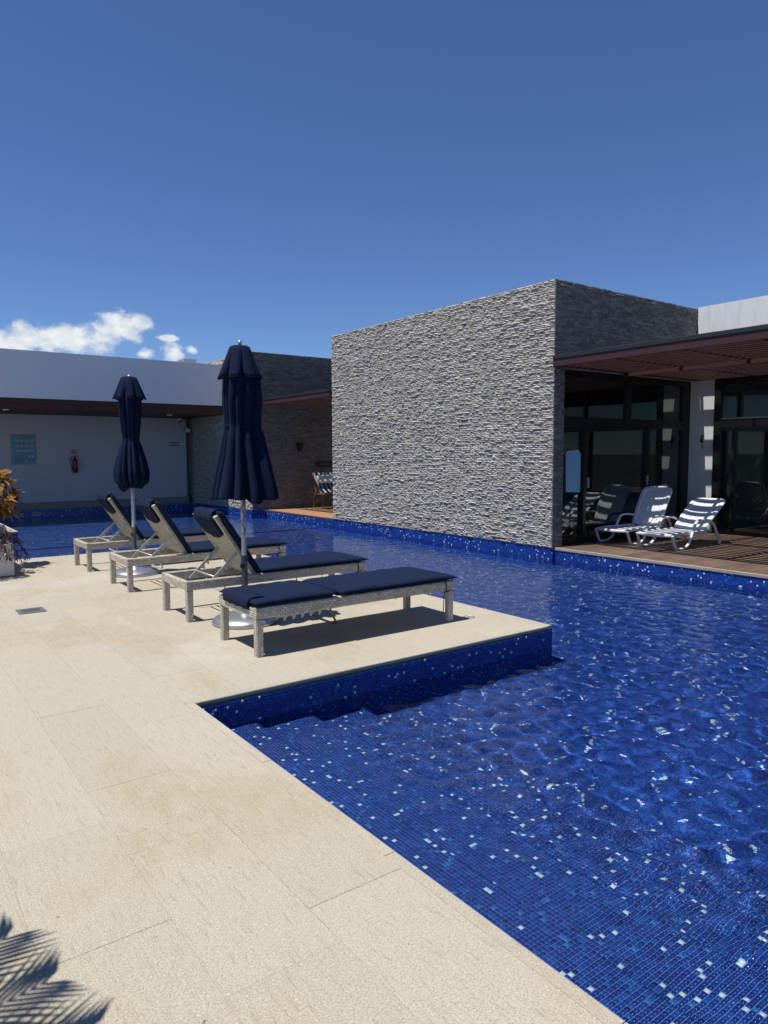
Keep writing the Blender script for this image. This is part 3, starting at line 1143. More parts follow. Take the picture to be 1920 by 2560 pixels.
block2 = thing('stone_building', 'lower grey ledgerstone block in shade behind the near parasol', 'building', (8.53, 17.70, 0))
B2 = V3((8.53, 17.70, 0))
m = MB()
m.box(0.012, 5.2, 0.012, 4.88, -0.01, 4.26)
m.build('wall_core', 'slab_grey', block2)
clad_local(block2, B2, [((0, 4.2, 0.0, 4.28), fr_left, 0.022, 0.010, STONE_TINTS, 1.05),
                        ((0, 4.6, 0.0, 4.28), fr_front, 0.012, 0.003, shade_tints, 0.62)], 0)

# ------------------------------------------------------------------ glazing of the stone building (faces the camera)
YG = 7.66


def frame_bars(parent, bars, name='window_frame', mat='black_frame'):
    m = MB()
    for bx in bars:
        m.box(*bx)
    return m.build(name, mat, parent)


def pane(parent, pts):
    m = MB()
    m.quad(pts)
    return m.build('pane', 'window_glass', parent)


gl = []
y0, y1 = YG - YS0 - 0.04, YG - YS0 + 0.04
gx0, gx1 = 9.105 - XS, 12.93 - XS
ex = lambda x: x - XS
# outer frame, transom, mullions
wf = frame_bars(block, [(gx0, gx0 + 0.06, y0, y1, 0.0, 2.86), (ex(12.66), gx1, y0, y1, 0.0, 2.86), (gx0 + .06, ex(12.66), y0, y1, 2.76, 2.86),
                        (gx0 + .06, ex(12.66), y0, y1, 1.96, 2.11), (gx0 + .06, ex(12.66), y0, y1, 0.0, 0.06), (ex(10.89), ex(11.02), y0, y1, 2.111, 2.759)])
for xa_, xb_ in ((9.71, 9.78), (11.51, 11.585)):
    frame_bars(block, [(ex(xa_), ex(xb_), y0 - .02, y1 - .03, 0.061, 1.959)], 'sliding_door_frame')
yc = (y0 + y1) / 2
for xa_ in (11.49, 9.80):
    MB().box(ex(xa_), ex(xa_ + 0.02), y0 - 0.05, y0 - 0.021, 0.93, 1.10).build('door_handle', 'aluminium_paint', block)
for a, c, z0, z1 in ((gx0 + .06, ex(10.89), 2.11, 2.76), (ex(11.02), ex(12.66), 2.11, 2.76), (gx0 + .06, ex(9.71), 0.06, 1.96), (ex(9.78), ex(11.51), 0.06, 1.96), (ex(11.585), ex(12.66), 0.06, 1.96)):
    pane(block, [(a, yc, z0), (c, yc, z0), (c, yc, z1), (a, yc, z1)])
m = MB()
m.box(gx0, gx1, y0 - 0.09, y0 - 0.001, 2.862, 2.93)
m.build('head_trim', 'aluminium_paint', block)
# the room behind
m = MB()
rx0, rx1, ry1 = XS + 0.26, 12.79, 11.6
m.box(rx0 - XS, rx1 - XS, y1 + .02, ry1 - YS0, -0.06, -0.002)
m.build('room_floor', 'room_floor', block)
m = MB()
m.box(rx0 - XS + .001, rx0 - XS + 0.03, y1 + .05, ry1 - YS0, 0, 2.9)
m.box(rx0 - XS, rx1 - XS, ry1 - YS0 + .001, ry1 - YS0 + .1, 0, 2.9)
m.build('room_wall', 'room_wall', block)
m = MB()
m.box(rx0 - XS, rx1 - XS, y1 + .05, ry1 - YS0, 2.90, 2.985)
m.build('room_ceiling', 'room_wall', block)
dr = MB().box(2.2, 3.3, ry1 - YS0 - 0.06, ry1 - YS0 - .001, 0, 2.35).build('interior_door', 'interior_door', block)
MB().box(2.12, 2.2, ry1 - YS0 - 0.07, ry1 - YS0 - .001, 0, 2.43).box(3.3, 3.38, ry1 - YS0 - 0.07, ry1 - YS0 - .001, 0, 2.43).box(2.2, 3.3, ry1 - YS0 - .07, ry1 - YS0 - .001, 2.35, 2.43).build('door_frame', 'black_frame', dr)

# arched mirror standing in the room
mir = thing('mirror', 'arched black-framed mirror showing blue sky inside the glass doors', 'mirror', (11.22, 9.0, 0), 0.0)
nrm = V3((-1.27, -1.48, 0.0)).normalized()
mir.rotation_euler = (-0.11, 0, math.atan2(nrm.y, nrm.x) + math.pi / 2)


def arch(w, z0, z1, r, y, n=14):
    pts = [(-w, y, z0), (w, y, z0)]
    for i in range(n + 1):
        t = math.pi * i / n
        pts.append((w * math.cos(t), y, z1 - r + r * math.sin(t)))
    return pts


A1, A2 = arch(0.15, 0.75, 1.62, 0.15, 0), arch(0.185, 0.71, 1.655, 0.185, 0.0)
m = MB()
n = len(A1)
for yy, sgn in ((-0.02, 1), (0.02, -1)):
    for i in range(n):
        j = (i + 1) % n
        q_ = [A1[i], A1[j], A2[j], A2[i]]
        m.quad([(a[0], yy, a[2]) for a in (q_ if sgn > 0 else reversed(q_))])
for i in range(n):
    j = (i + 1) % n
    m.quad([(A2[i][0], -.02, A2[i][2]), (A2[j][0], -.02, A2[j][2]), (A2[j][0], .02, A2[j][2]), (A2[i][0], .02, A2[i][2])])
    m.quad([(A1[i][0], .02, A1[i][2]), (A1[j][0], .02, A1[j][2]), (A1[j][0], -.02, A1[j][2]), (A1[i][0], -.02, A1[i][2])])
m.box(-0.18, -0.15, -0.12, 0.12, 0, 0.71).box(0.15, 0.18, -0.12, 0.12, 0, 0.71)
m.build('mirror_frame', 'black_frame', mir)
m = MB()
m.quad(A1)
m.build('mirror_glass', 'mirror_glass', mir)

# ------------------------------------------------------------------ right-hand white building
XF = 12.90
wb = thing('white_building', 'white rendered house with dark sliding glass doors at the right edge', 'building', (XF, 7.52, 0))
wy = lambda y: y - 7.52
MB().box(0, 0.25, wy(7.13), 0.13, -0.01, 2.99).build('pier', 'render_white', wb)
MB().box(0.0, 0.28, wy(-5.0), -0.005, 3.0, 4.245).build('parapet', 'render_streaked', wb)
MB().box(0.02, 0.26, wy(-5.0), wy(7.129), 2.88, 2.999).build('lintel', 'render_white', wb)
frame_bars(wb, [(-0.03, 0.05, wy(7.0), wy(7.128), 0.0, 2.86), (-0.03, 0.05, wy(-5), wy(6.999), 2.80, 2.86), (-0.03, 0.05, wy(-5), wy(6.999), 1.98, 2.12),
                (-0.03, 0.05, wy(-5), wy(6.999), 0.0, 0.06)])
for yy in (6.71, 5.35, 4.0, 2.6, 1.2, -0.2, -1.6, -3.0):
    frame_bars(wb, [(-0.055, 0.0, wy(yy), wy(yy + 0.055), 0.061, 1.979)], 'sliding_door_frame')
for yy in (5.2, 2.6, 0, -2.6):
    frame_bars(wb, [(-0.03, 0.045, wy(yy), wy(yy + 0.07), 2.121, 2.799)], 'mullion')
pane(wb, [(0.01, wy(7.0), 0.06), (0.01, wy(-5), 0.06), (0.01, wy(-5), 1.98), (0.01, wy(7.0), 1.98)])
pane(wb, [(0.01, wy(7.0), 2.12), (0.01, wy(-5), 2.12), (0.01, wy(-5), 2.80), (0.01, wy(7.0), 2.80)])
MB().box(-0.036, -0.031, wy(3.9), wy(6.98), 2.122, 2.145).build('sill_trim', 'aluminium_paint', wb)
MB().box(-0.075, -0.056, wy(6.72), wy(6.755), 0.95, 1.12).build('door_handle', 'black_frame', wb)
m = MB()
m.box(0.1, 5.0, wy(-5), wy(7.13), -0.06, -0.002)
m.build('room_floor', 'room_floor', wb)
m = MB()
m.box(4.2, 4.4, wy(-5), wy(7.13), 0, 2.9).box(0.26, 4.4, wy(7.131), wy(7.3), 0, 2.9).box(0.27, 4.4, wy(-5), wy(7.13), 2.90, 2.985)
m.box(0.1, 4.4, wy(-5.1), wy(-5.01), 0, 2.98)
m.build('room_wall', 'room_wall', wb)
# tap on the white pier
tap = thing('wall_tap', 'small black tap on the white pier by the sliding doors', 'tap', (XF, 7.35, 1.72))
m = MB()
m.lathe([(0.0, 0.0), (0.02, 0.0), (0.02, 0.006), (0.0, 0.006)], 12)
o = m.build('rose', 'plastic_black', tap)
o.rotation_euler = (0, -math.pi / 2, 0)
MB().tube([(-0.003, 0, 0.05), (-0.05, 0, 0.05), (-0.065, 0, 0.04), (-0.068, 0, -0.01)], 0.012, 8).tube([(-0.003, 0, 0.0), (-0.03, 0, 0.0), (-0.03, 0, 0.11)], 0.014, 8).build('spout', 'plastic_black', tap, smooth=True)
MB().box(-0.06, 0.0, -0.006, 0.006, 0.105, 0.118).box(-0.036, -0.024, -0.03, 0.03, 0.105, 0.115).build('handle', 'plastic_black', tap)
MB().tube([(-0.03, 0.0, 0.0), (-0.034, -0.006, -0.06), (-0.026, -0.02, -0.13)], 0.006, 6).build('hose', 'plastic_black', tap, smooth=True)


# ------------------------------------------------------------------ pergolas
def pergola(label, x0, x1, y0, y1, z0, period, beams, mid):
    t = thing('pergola', label, 'pergola', (x0, y0, 0))
    W, L = x1 - x0, y1 - y0
    MB().box(0.0, 0.05, 0.0, L, z0 + 0.0, z0 + 0.112).build('fascia', 'pergola_maroon', t, bevel=0.003, seg=1)
    MB().box(-0.012, 0.07, 0.0, L, z0 + 0.1125, z0 + 0.17).build('cap_strip', 'black_strip', t, bevel=0.003, seg=1)
    x = 0.05 + period - 0.04
    k = 0
    while x < W - 0.03:
        MB().box(x - 0.034, x + 0.045, 0.004, L - 0.004, z0 + 0.002, z0 + 0.078).build('slat', 'pergola_maroon', t)
        x += period
        k += 1
    for yy in beams:
        MB().box(0.051, W - 0.002, yy - y0 - 0.03, yy - y0 + 0.03, z0 + 0.0785, z0 + 0.16).build('cross_beam', 'pergola_maroon', t)
    if mid:
        MB().box(mid - x0 - 0.035, mid - x0 + 0.035, 0.004, L - 0.004, z0 - 0.055, z0 + 0.0015).build('main_beam', 'pergola_maroon', t)
    return t


pergola('dark red slatted pergola over the right wooden deck', 8.80, 12.895, -5.0, 7.515, 2.865, 0.183, (-3.15, -2.08, -1.01, 0.06, 1.12, 2.19, 3.26, 4.33, 5.36, 6.43, 7.42), 10.6)
pergola('dark red slatted pergola tucked behind the tall stone block', 8.80, 12.9, 14.12, 17.50, 2.855, 0.183, (14.3, 15.3, 16.3, 17.3), None)

# ------------------------------------------------------------------ wooden decks


def wood_deck(label, x0, x1, y0, y1, mat, w=0.118):
    t = bpy.data.objects.new('wood_deck', None)
    COL.objects.link(t)
    t.location = (x0, y0, 0)
    tag(t, label, kind='structure')
    y = 0.0
    i = 0
    meshes = []
    while y < y1 - y0 - 0.02:
        wd = min(w, y1 - y0 - y)
        cut = random.uniform(1.4, 2.6)
        for a, c in ((0.022, cut - 0.0015), (cut + 0.0015, x1 - x0)):
            mm = MB().box(a, c, 0.0025, wd - 0.0025, -0.022, 0.0)
            o = mm.build('plank', mat, t, bevel=0.002, seg=1)
            o.location = (0, y, random.uniform(-0.0012, 0.0012))
        y += w
    MB().box(0.03, x1 - x0, 0, y1 - y0, -1.5, -0.03).build('substructure', 'slab_grey', t)
    return t


wood_deck('weathered brown plank deck at the right of the pool', XR, 12.87, -3.0, 7.60, 'deck_wood')
wood_deck('orange brown plank deck in the nook behind the stone block', XR, 13.0, 14.11, 17.695, 'deck_wood_new')
e = MB()
e.box(XR - 0.012, XR + 0.0205, -3.0, 7.528, -0.045, -0.003)
tag(e.build('deck_edging', 'limestone', bevel=0.004), 'pale stone edging strip along the weathered deck', kind='structure')

# ------------------------------------------------------------------ white building across the pool
YWL = 22.1
KW = YWL / 25.5


def wp(x, y, z):
    """point on the far wall (measured on a plane 25.5 m off) brought to the wall's real distance"""
    return (x * KW, YWL + (y - 25.5), 1.5 + (z - 1.5) * KW)


lb = thing('white_building', 'long white building with deep wood-lined overhang across the pool', 'building', (0, YWL, 0))
ly = lambda y: y - YWL
MB().box(-16, 8.515, ly(19.5), ly(26.0), 2.932, 4.10).build('overhang', 'render_white', lb)
MB().box(-16, 8.514, ly(19.512), ly(19.55), 2.80, 2.931).build('fascia_board', 'soffit_wood', lb, bevel=0.004)
MB().box(-16, 8.514, ly(19.516), ly(19.55), 2.665, 2.797).build('fascia_board', 'soffit_wood', lb, bevel=0.004)
for i in range(13):
    y0_ = 19.552 + i * 0.196
    MB().box(-16, 8.512, ly(y0_), ly(y0_ + 0.19), 2.668, 2.69).build('soffit_board', 'soffit_wood', lb)
MB().box(-16, 8.372, 0.0, 0.3, 0.19, 2.931).build('wall', 'render_white_shaded', lb)
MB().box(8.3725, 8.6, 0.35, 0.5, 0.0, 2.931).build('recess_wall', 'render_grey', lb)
MB().box(8.372 + 0.003, 8.53, 0.10, 0.349, 0.002, 0.235).build('niche_box', 'plastic_black', lb)  # solid black box standing in for the low dark niche
MB().box(-16, 8.372, ly(21.93), -0.001, 0.001, 0.19).build('plinth', 'slab_grey', lb, bevel=0.006)
wk = MB()
wk.box(-16, 8.4995, YB + 0.003, 22.6, -1.4, 0.0)
tag(wk.build('walkway', 'slab_grey'), 'narrow shaded grey ledge under the far overhang', kind='structure')
for (x, y) in ((2.95, 19.9), (7.15, 20.1)):
    f_ = MB().lathe([(0.0, 2.64), (0.07, 2.64), (0.075, 2.65), (0.075, 2.667), (0.0, 2.667)], 16, (x, ly(y), 0))
    f_.build('soffit_light', 'plastic_white', lb, smooth=False)
rb = MB().box(7.58, 7.95, 20.0, 20.5, 4.101, 4.245).box(7.56, 7.97, 19.98, 20.52, 4.2455, 4.265)
tag(rb.build('roof_hatch', 'render_grey'), 'small grey roof box on top of the far white building', 'roof box')

# signs, extinguisher, cameras on the far wall
sg = thing('notice_board', 'pale blue pool rules board with rows of pictograms on far wall', 'sign', wp(3.87, 25.497, 1.23))
sg.scale = (KW, KW, KW)
W, H = 0.73, 0.97
MB().box(0, W, -0.02, 0.0, 0, H).build('board', 'sign_teal', sg, bevel=0.006)
mw, md = MB(), MB()
for r, zz in enumerate((0.76, 0.60, 0.44)):
    for k in range(4 if r < 2 else 5):
        cx = 0.17 + k * (0.15 if r < 2 else 0.115)
        ring = [(cx + 0.034 * math.cos(t * math.pi / 6), -0.0215, zz + 0.034 * math.sin(t * math.pi / 6)) for t in range(12)]
        mw.quad(list(ring))
        md.quad([(cx + 0.016 * math.cos(t * math.pi / 3), -0.0225, zz + 0.02 * math.sin(t * math.pi / 3)) for t in range(6)])
    for k in range(3):
        md.box(0.09 + k * 0.20, 0.09 + k * 0.20 + 0.16, -0.0218, -0.0205, zz - 0.075, zz - 0.062)
md.box(0.28, 0.63, -0.0218, -0.0205, 0.86, 0.885)
for k in range(5):
    md.box(0.10, 0.42 - 0.03 * (k % 2), -0.0218, -0.0205, 0.08 + k * 0.05, 0.092 + k * 0.05)
for k in range(2):
    mw.quad([(0.52 + k * .12 + 0.03 * math.cos(t * math.pi / 5), -0.0215, 0.26 + 0.03 * math.sin(t * math.pi / 5)) for t in range(10)])
    md.box(0.48, 0.66, -0.0218, -0.0205, 0.10 + k * .06, 0.112 + k * .06)
mw.build('pictograms', 'sign_white', sg)
md.build('lettering', 'sign_teal_dark', sg)

es = thing('extinguisher_sign', 'small red sign with white symbols above the fire extinguisher', 'sign', wp(5.65, 25.497, 1.58))
es.scale = (KW, KW, KW)
MB().box(0, 0.19, -0.01, 0, 0, 0.135).build('plate', 'sign_red', es)
mw = MB()
mw.box(0.03, 0.07, -0.0115, -0.0102, 0.02, 0.09).box(0.035, 0.065, -0.0115, -0.0102, 0.095, 0.115).box(0.1, 0.165, -0.0115, -0.0102, 0.03, 0.05).box(0.105, 0.16, -0.0115, -0.0102, 0.075, 0.115)
mw.build('symbols', 'sign_white', es)
fe = thing('fire_extinguisher', 'red fire extinguisher with black hose hung on far white wall', 'fire extinguisher', wp(5.76, 25.40, 0.94))
fe.scale = (KW, KW, KW)
MB().lathe([(0.0, 0.0), (0.07, 0.0), (0.078, 0.012), (0.078, 0.40), (0.07, 0.44), (0.04, 0.475), (0.025, 0.49), (0.025, 0.51), (0.0, 0.51)], 20).build('cylinder', 'red_enamel', fe, smooth=True)
MB().lathe([(0.0795, 0.16), (0.0795, 0.28)], 20).build('label_band', 'sign_red', fe, smooth=True)
MB().lathe([(0.0, 0.505), (0.03, 0.505), (0.03, 0.545), (0.0, 0.55)], 12).beam((-0.02, 0, 0.55), (0.11, -0.02, 0.52), 0.02, 0.015).beam((-0.02, 0, 0.565), (0.12, -0.02, 0.60), 0.02, 0.012).build('valve', 'plastic_black', fe)
MB().tube([(-0.02, 0, 0.53), (-0.10, -0.01, 0.52), (-0.15, -0.02, 0.44), (-0.145, -0.02, 0.3), (-0.11, -0.03, 0.18), (-0.09, -0.04, 0.08)], 0.014, 8).build('hose', 'plastic_black', fe, smooth=True)
MB().box(-0.03, 0.03, 0.078, 0.097, 0.25, 0.45).build('bracket', 'plastic_black', fe)
xs_ = thing('wall_sign', 'small dark green sign with white band near the far corner', 'sign', wp(9.08, 25.497, 1.85))
xs_.scale = (KW, KW, KW)
MB().box(0, 0.31, -0.012, 0, 0, 0.14).build('plate', 'sign_green', xs_)
MB().box(0.025, 0.285, -0.0135, -0.0122, 0.045, 0.095).build('white_band', 'sign_white', xs_)
cm = thing('security_camera', 'small white dome camera under the far soffit corner', 'camera', (9.41 * KW, YWL - 0.08, 2.667))
cm.scale = (KW, KW, KW)
MB().lathe([(0.0, 0.0), (0.075, 0.0), (0.075, -0.07), (0.06, -0.09), (0.0, -0.09)], 18).build('housing', 'plastic_white', cm, smooth=False)
MB().lathe([(0.058, -0.088), (0.055, -0.12), (0.035, -0.145), (0.0, -0.152)], 18).build('dome', 'plastic_black', cm, smooth=True)
cm2 = thing('security_camera', 'white turret camera on a bracket at the far wall corner', 'camera', wp(9.66, 25.45, 2.46))
cm2.scale = (KW, KW, KW)
MB().tube([(-0.01, 0.045, 0.32), (-0.03, -0.02, 0.28), (-0.06, -0.08, 0.12), (-0.03, -0.10, 0.02)], 0.014, 8).build('bracket', 'plastic_white', cm2, smooth=True)
MB().lathe([(0.0, -0.09), (0.05, -0.085), (0.09, -0.05), (0.10, 0.0), (0.085, 0.045), (0.04, 0.06), (0.0, 0.06)], 20, (0.02, -0.12, -0.03)).build('ball', 'plastic_white', cm2, smooth=True)
MB().lathe([(0.0, -0.02), (0.03, -0.02), (0.03, 0.02), (0.0, 0.02)], 10, (-0.13, -0.1, -0.04)).tube([(-0.13, -.1, -.03), (-0.03, -0.1, 0.02)], 0.01, 6).build('sensor', 'plastic_black', cm2)
for i, (x, w_) in enumerate(((3.74, 0.22), (3.42, 0.1))):
    sk = thing('pool_skimmer', ('wide' if i == 0 else 'narrow') + ' grey skimmer opening in the far blue pool wall', 'skimmer', (x, YB - 0.002, -0.16))
    MB().box(0, w_, -0.012, 0, 0, 0.09).build('plate', 'aluminium_paint', sk)
    MB().box(0.015, w_ - 0.015, -0.0135, -0.0122, 0.015, 0.075).build('opening', 'slab_grey', sk)

# far-left tiled platform in the pool
pf = bpy.data.objects.new('raised_platform', None)
COL.objects.link(pf)
tag(pf, 'stone-topped platform with blue tiled side standing in the far water', 'platform')
m = MB()
m.quad([(2.44, 15.7, -0.9), (2.44, YB - .003, -0.9), (2.44, YB - .003, -0.03), (2.44, 15.7, -0.03)])
m.build('tiled_side', 'mosaic_wall_x', pf)
m = MB()
m.quad([(-3.45, 15.7, -0.9), (2.44, 15.7, -0.9), (2.44, 15.7, -0.03), (-3.45, 15.7, -0.03)])
m.build('tiled_front', 'mosaic_wall_y', pf)
for i in range(6):
    y0_ = 15.695 + i * 1.0
    for x0_, x1_ in ((-3.45, 0.42), (0.424, 1.42), (1.424, 2.445)):
        MB().box(x0_, x1_, y0_, y0_ + 0.996, -0.0295, 0.0).build('paving_stone', 'limestone', pf)

# lamp and plate on the shaded stone block
wl = thing('wall_lamp', 'black tapered wall lamp on shaded stone above the nook deck', 'lamp', (9.99, 17.69, 1.61))
m = MB()
v = [(-0.045, -0.08, 0), (0.045, -0.08, 0), (0.045, -0.005, 0), (-0.045, -0.005, 0), (-0.075, -0.13, 0.24), (0.075, -0.13, 0.24), (0.075, -0.005, 0.24), (-0.075, -0.005, 0.24)]
m.add(v, [(0, 3, 2, 1), (0, 1, 5, 4), (1, 2, 6, 5), (2, 3, 7, 6), (3, 0, 4, 7)])
m.build('lamp_body', 'plastic_black', wl)
MB().box(-0.06, 0.06, -0.115, -0.02, 0.215, 0.225).build('lens', 'aluminium_paint', wl)
pl = thing('name_plate', 'long black name plate on shaded stone beside the tall block', 'sign', (10.52, 17.675, 1.16))
MB().box(0, 0.75, -0.02, 0, 0, 0.145).build('plate', 'plastic_black', pl, bevel=0.004)
MB().box(0.13, 0.62, -0.0215, -0.0202, 0.068, 0.078).build('lettering', 'slab_grey', pl)

# ------------------------------------------------------------------ wicker loungers
LW, LL = 0.68, 1.95


def puff(m, x0, x1, y0, y1, z0, t, nx=26, ny=14, seed=0, sag=0.0):
    """soft cushion: top and bottom sheets swelling from a seam round the edge"""
    r = np.random.default_rng(seed)
    ph = r.uniform(0, 6.28, 8)
    top, bot = [], []
    for i in range(nx + 1):
        for j in range(ny + 1):
            a, c = i / nx, j / ny
            a2 = 0.5 - 0.5 * math.cos(math.pi * a) * 0.35 - 0.65 * (0.5 - a)
            c2 = 0.5 - 0.5 * math.cos(math.pi * c) * 0.35 - 0.65 * (0.5 - c)
            ea, ec = abs(2 * a2 - 1), abs(2 * c2 - 1)
            h = ((1 - ea ** 7) * (1 - ec ** 7)) ** 0.38
            wv = 0.0050 * math.sin(9 * a2 + ph[0]) * math.sin(5 * c2 + ph[1]) + 0.0030 * math.sin(31 * a2 + 3 * math.sin(4 * c2 + ph[2]) + ph[3]) * ec
            x = x0 + (x1 - x0) * a2
            y = y0 + (y1 - y0) * c2
            top.append((x, y, z0 + t * 0.42 + h * (t * 0.58 + wv) - sag * math.sin(math.pi * a2)))
            bot.append((x, y, z0 + t * 0.42 - h * t * 0.42))
    n1_ = ny + 1
    fs = []
    for i in range(nx):
        for j in range(ny):
            k = i * n1_ + j
            fs.append((k, k + n1_, k + n1_ + 1, k + 1))
    m.add(top, fs)
    m.add(bot, [tuple(reversed(f)) for f in fs])
    return m


def lounger(label, x, y, theta, seed, width=LW):
    W = width
    t = thing('sun_lounger', label, 'sun lounger', (x, y, 0), 0, 'wicker sun loungers on the peninsula')
    zt, zb, tk = 0.372, 0.286, 0.048
    zc, hh = (zt + zb) / 2, zt - zb
    MB().beam((0.001, tk / 2, zc), (LL, tk / 2, zc), tk, hh, ch=0.008).build('side_rail', 'wicker', t)
    MB().beam((0.001, W - tk / 2, zc), (LL, W - tk / 2, zc), tk, hh, ch=0.008).build('side_rail', 'wicker', t)
    MB().beam((tk / 2, tk + .001, zc - .003), (tk / 2, W - tk - .001, zc - .003), tk, hh - .006, ch=0.008).build('end_rail', 'wicker', t)
    MB().beam((LL - tk / 2, tk + .001, zc - .003), (LL - tk / 2, W - tk - .001, zc - .003), tk, hh - .006, ch=0.008).build('end_rail', 'wicker', t)
    lg = 0.058
    for lx in (lg / 2 + .002, LL - lg / 2 - .002):
        for yy in (lg / 2 + .002, W - lg / 2 - .002):
            MB().beam((lx, yy, 0.0), (lx, yy, zb - 0.002), lg, lg, upv=(0, 1, 0), ch=0.007).build('leg', 'wicker', t)
    # woven seat bed between hinge and foot
    m = MB()
    hx = 0.71
    for i in range(1):
        m.beam((hx + .02, W / 2, zt - 0.022), (LL - tk - .002, W / 2, zt - 0.022), W - 2 * tk - .004, 0.03)
    m.build('seat_bed', 'wicker_back', t)
    puff(MB(), hx + 0.036, LL + 0.045, -0.012, W + 0.012, zt + 0.001, 0.052, seed=seed).build('seat_cushion', 'navy_canvas', t, smooth=True, weld=True)
    # backrest turning on its hinge
    bl = 0.688
    bw = W - 2 * tk - 0.012
    yb_ = tk + 0.006
    m = MB()
    m.beam((-0.02, W / 2, -0.02), (-bl + .05, W / 2, -0.02), bw - .09, 0.022)
    # UV of the ridged back runs across the width
    for k in range(len(m.u)):
        m.u[k] = [(v_, u_) for (u_, v_) in m.u[k]]
    back = m.build('backrest', 'wicker_back', t)
    back.location = (hx, 0, zt)
    back.rotation_euler = (0, theta, 0)
    MB().beam((-0.0, yb_ + .022, -0.02), (-bl, yb_ + .022, -0.02), 0.044, 0.04, ch=0.008).build('back_frame', 'wicker', back)
    MB().beam((-0.0, yb_ + bw - .022, -0.02), (-bl, yb_ + bw - .022, -0.02), 0.044, 0.04, ch=0.008).build('back_frame', 'wicker', back)
    MB().beam((-bl + 0.022, yb_ + .0445, -0.02), (-bl + 0.022, yb_ + bw - .0445, -0.02), 0.044, 0.038, ch=0.008).build('back_frame', 'wicker', back)
    puff(MB(), -bl - 0.026, 0.004, -0.004, W + 0.004, 0.003, 0.056, seed=seed + 50).build('back_cushion', 'navy_canvas', back, smooth=True, weld=True)
    # canvas hood pulled over the head end, with a curved hem behind
    m = MB()
    n, k = 10, 16
    hood = []
    for j in range(k + 1):
        v_ = j / k
        yy = 0.115 + (W - 0.23) * v_
        hem = 0.20 + 0.055 * math.sin(math.pi * v_)
        path = [(-bl + 0.10, 0.058), (-bl + 0.02, 0.062), (-bl - 0.024, 0.050), (-bl - 0.040, 0.02), (-bl - 0.034, -0.02), (-bl - 0.004, -0.048), (-bl + 0.04, -0.056), (-bl + hem * 0.6, -0.050), (-bl + hem, -0.046)]
        for q_ in path:
            wv = 0.004 * math.sin(22 * v_ + 9 * q_[0] + seed)
            hood.append((q_[0], yy, q_[1] - (wv if q_[1] < 0 else 0)))
    n = 9
    fs = [(j * n + i, j * n + i + 1, (j + 1) * n + i + 1, (j + 1) * n + i) for j in range(k) for i in range(n - 1)]
    m.add(hood, fs)
    o = m.build('cushion_hood', 'navy_canvas', back, smooth=True)
    so = o.modifiers.new('solid', 'SOLIDIFY')
    so.thickness = 0.006
    so.offset = 0
    # toothed prop bars and the U bar that joins them
    if theta > 0.1:
        P1 = V3((hx - 0.30 * math.cos(theta), 0, zt - 0.035 + 0.30 * math.sin(theta)))
        P0 = V3((0.24, 0, 0.30))
    else:
        P1, P0 = V3((0.78, 0, 0.272)), V3((0.22, 0, 0.262))
    d = (P1 - P0).normalized()
    nrm_ = V3((d.z, 0, -d.x))
    for yy in (yb_ + 0.055, yb_ + bw - 0.055):
        m = MB()
        a, c = P0 + V3((0, yy, 0)), P1 + V3((0, yy, 0))
        m.beam(a, c, 0.012, 0.024, upv=nrm_)
        L = (c - a).length
        for i in range(5):
            q0 = a + d * (L * (0.12 + 0.14 * i))
            pts = [q0 + nrm_ * 0.0125, q0 + d * 0.030 + nrm_ * 0.0125, q0 + d * 0.006 + nrm_ * 0.045, q0 - d * 0.004 + nrm_ * 0.040]
            f1 = [p_ + V3((0, -0.004, 0)) for p_ in pts]
            f2 = [p_ + V3((0, 0.004, 0)) for p_ in pts]
            m.add(f1 + f2, [(0, 1, 2, 3), (7, 6, 5, 4), (0, 4, 5, 1), (1, 5, 6, 2), (2, 6, 7, 3), (3, 7, 4, 0)])
        m.build('prop_bar', 'aluminium_paint', t)
    ya, yc_ = yb_ + 0.07, yb_ + bw - 0.07
    if theta > 0.1:
        q0 = P0 + d * 0.10
        MB().tube([(q0.x, ya, q0.z), (q0.x, yc_, q0.z)], 0.009, 8).build('prop_tube', 'aluminium_paint', t, smooth=True)
        MB().tube([(0.40, ya, 0.285), (0.43, ya + .01, 0.22), (0.43, ya + .06, 0.205), (0.43, yc_ - .06, 0.205), (0.43, yc_ - .01, 0.22), (0.40, yc_, 0.285)], 0.009, 8).build('prop_stop', 'aluminium_paint', t, smooth=True)
    else:
        MB().tube([(0.70, ya, 0.285), (0.78, ya + .01, 0.13), (0.79, ya + .05, 0.11), (0.79, yc_ - .05, 0.11), (0.78, yc_ - .01, 0.13), (0.70, yc_, 0.285)], 0.009, 8).build('prop_stop', 'bronze_sleeve', t, smooth=True)
    # cushion tapes knotted round the rail near the foot
    for yy, s_ in ((-0.004, -1), (W + 0.004, 1)):
        xx = LL - 0.10
        MB().tube([(xx, yy, zt + 0.02), (xx + 0.006, yy + s_ * .003, 0.33), (xx, yy + s_ * .004, 0.285), (xx - 0.02, yy, 0.272)], 0.0045, 6).tube(
            [(xx - 0.02, yy, 0.275), (xx - 0.03, yy + s_ * 0.006, 0.20), (xx - 0.034, yy + s_ * 0.004, 0.10)], 0.004, 6).tube(
            [(xx - 0.02, yy, 0.278), (xx + 0.04, yy + s_ * .004, 0.283)], 0.0045, 6).build('cushion_tie', 'cord_dark', t, smooth=True)
    if theta < 0.1:
        for yy in (-0.014, W + 0.014):
            MB().tube([(hx + .018, yy, zt + 0.055), (hx + .02, yy * 1.0, zt + 0.02), (hx + .06, yy, zt + .008)], 0.005, 6).build('cushion_tie', 'cord_dark', t, smooth=True)
    return t


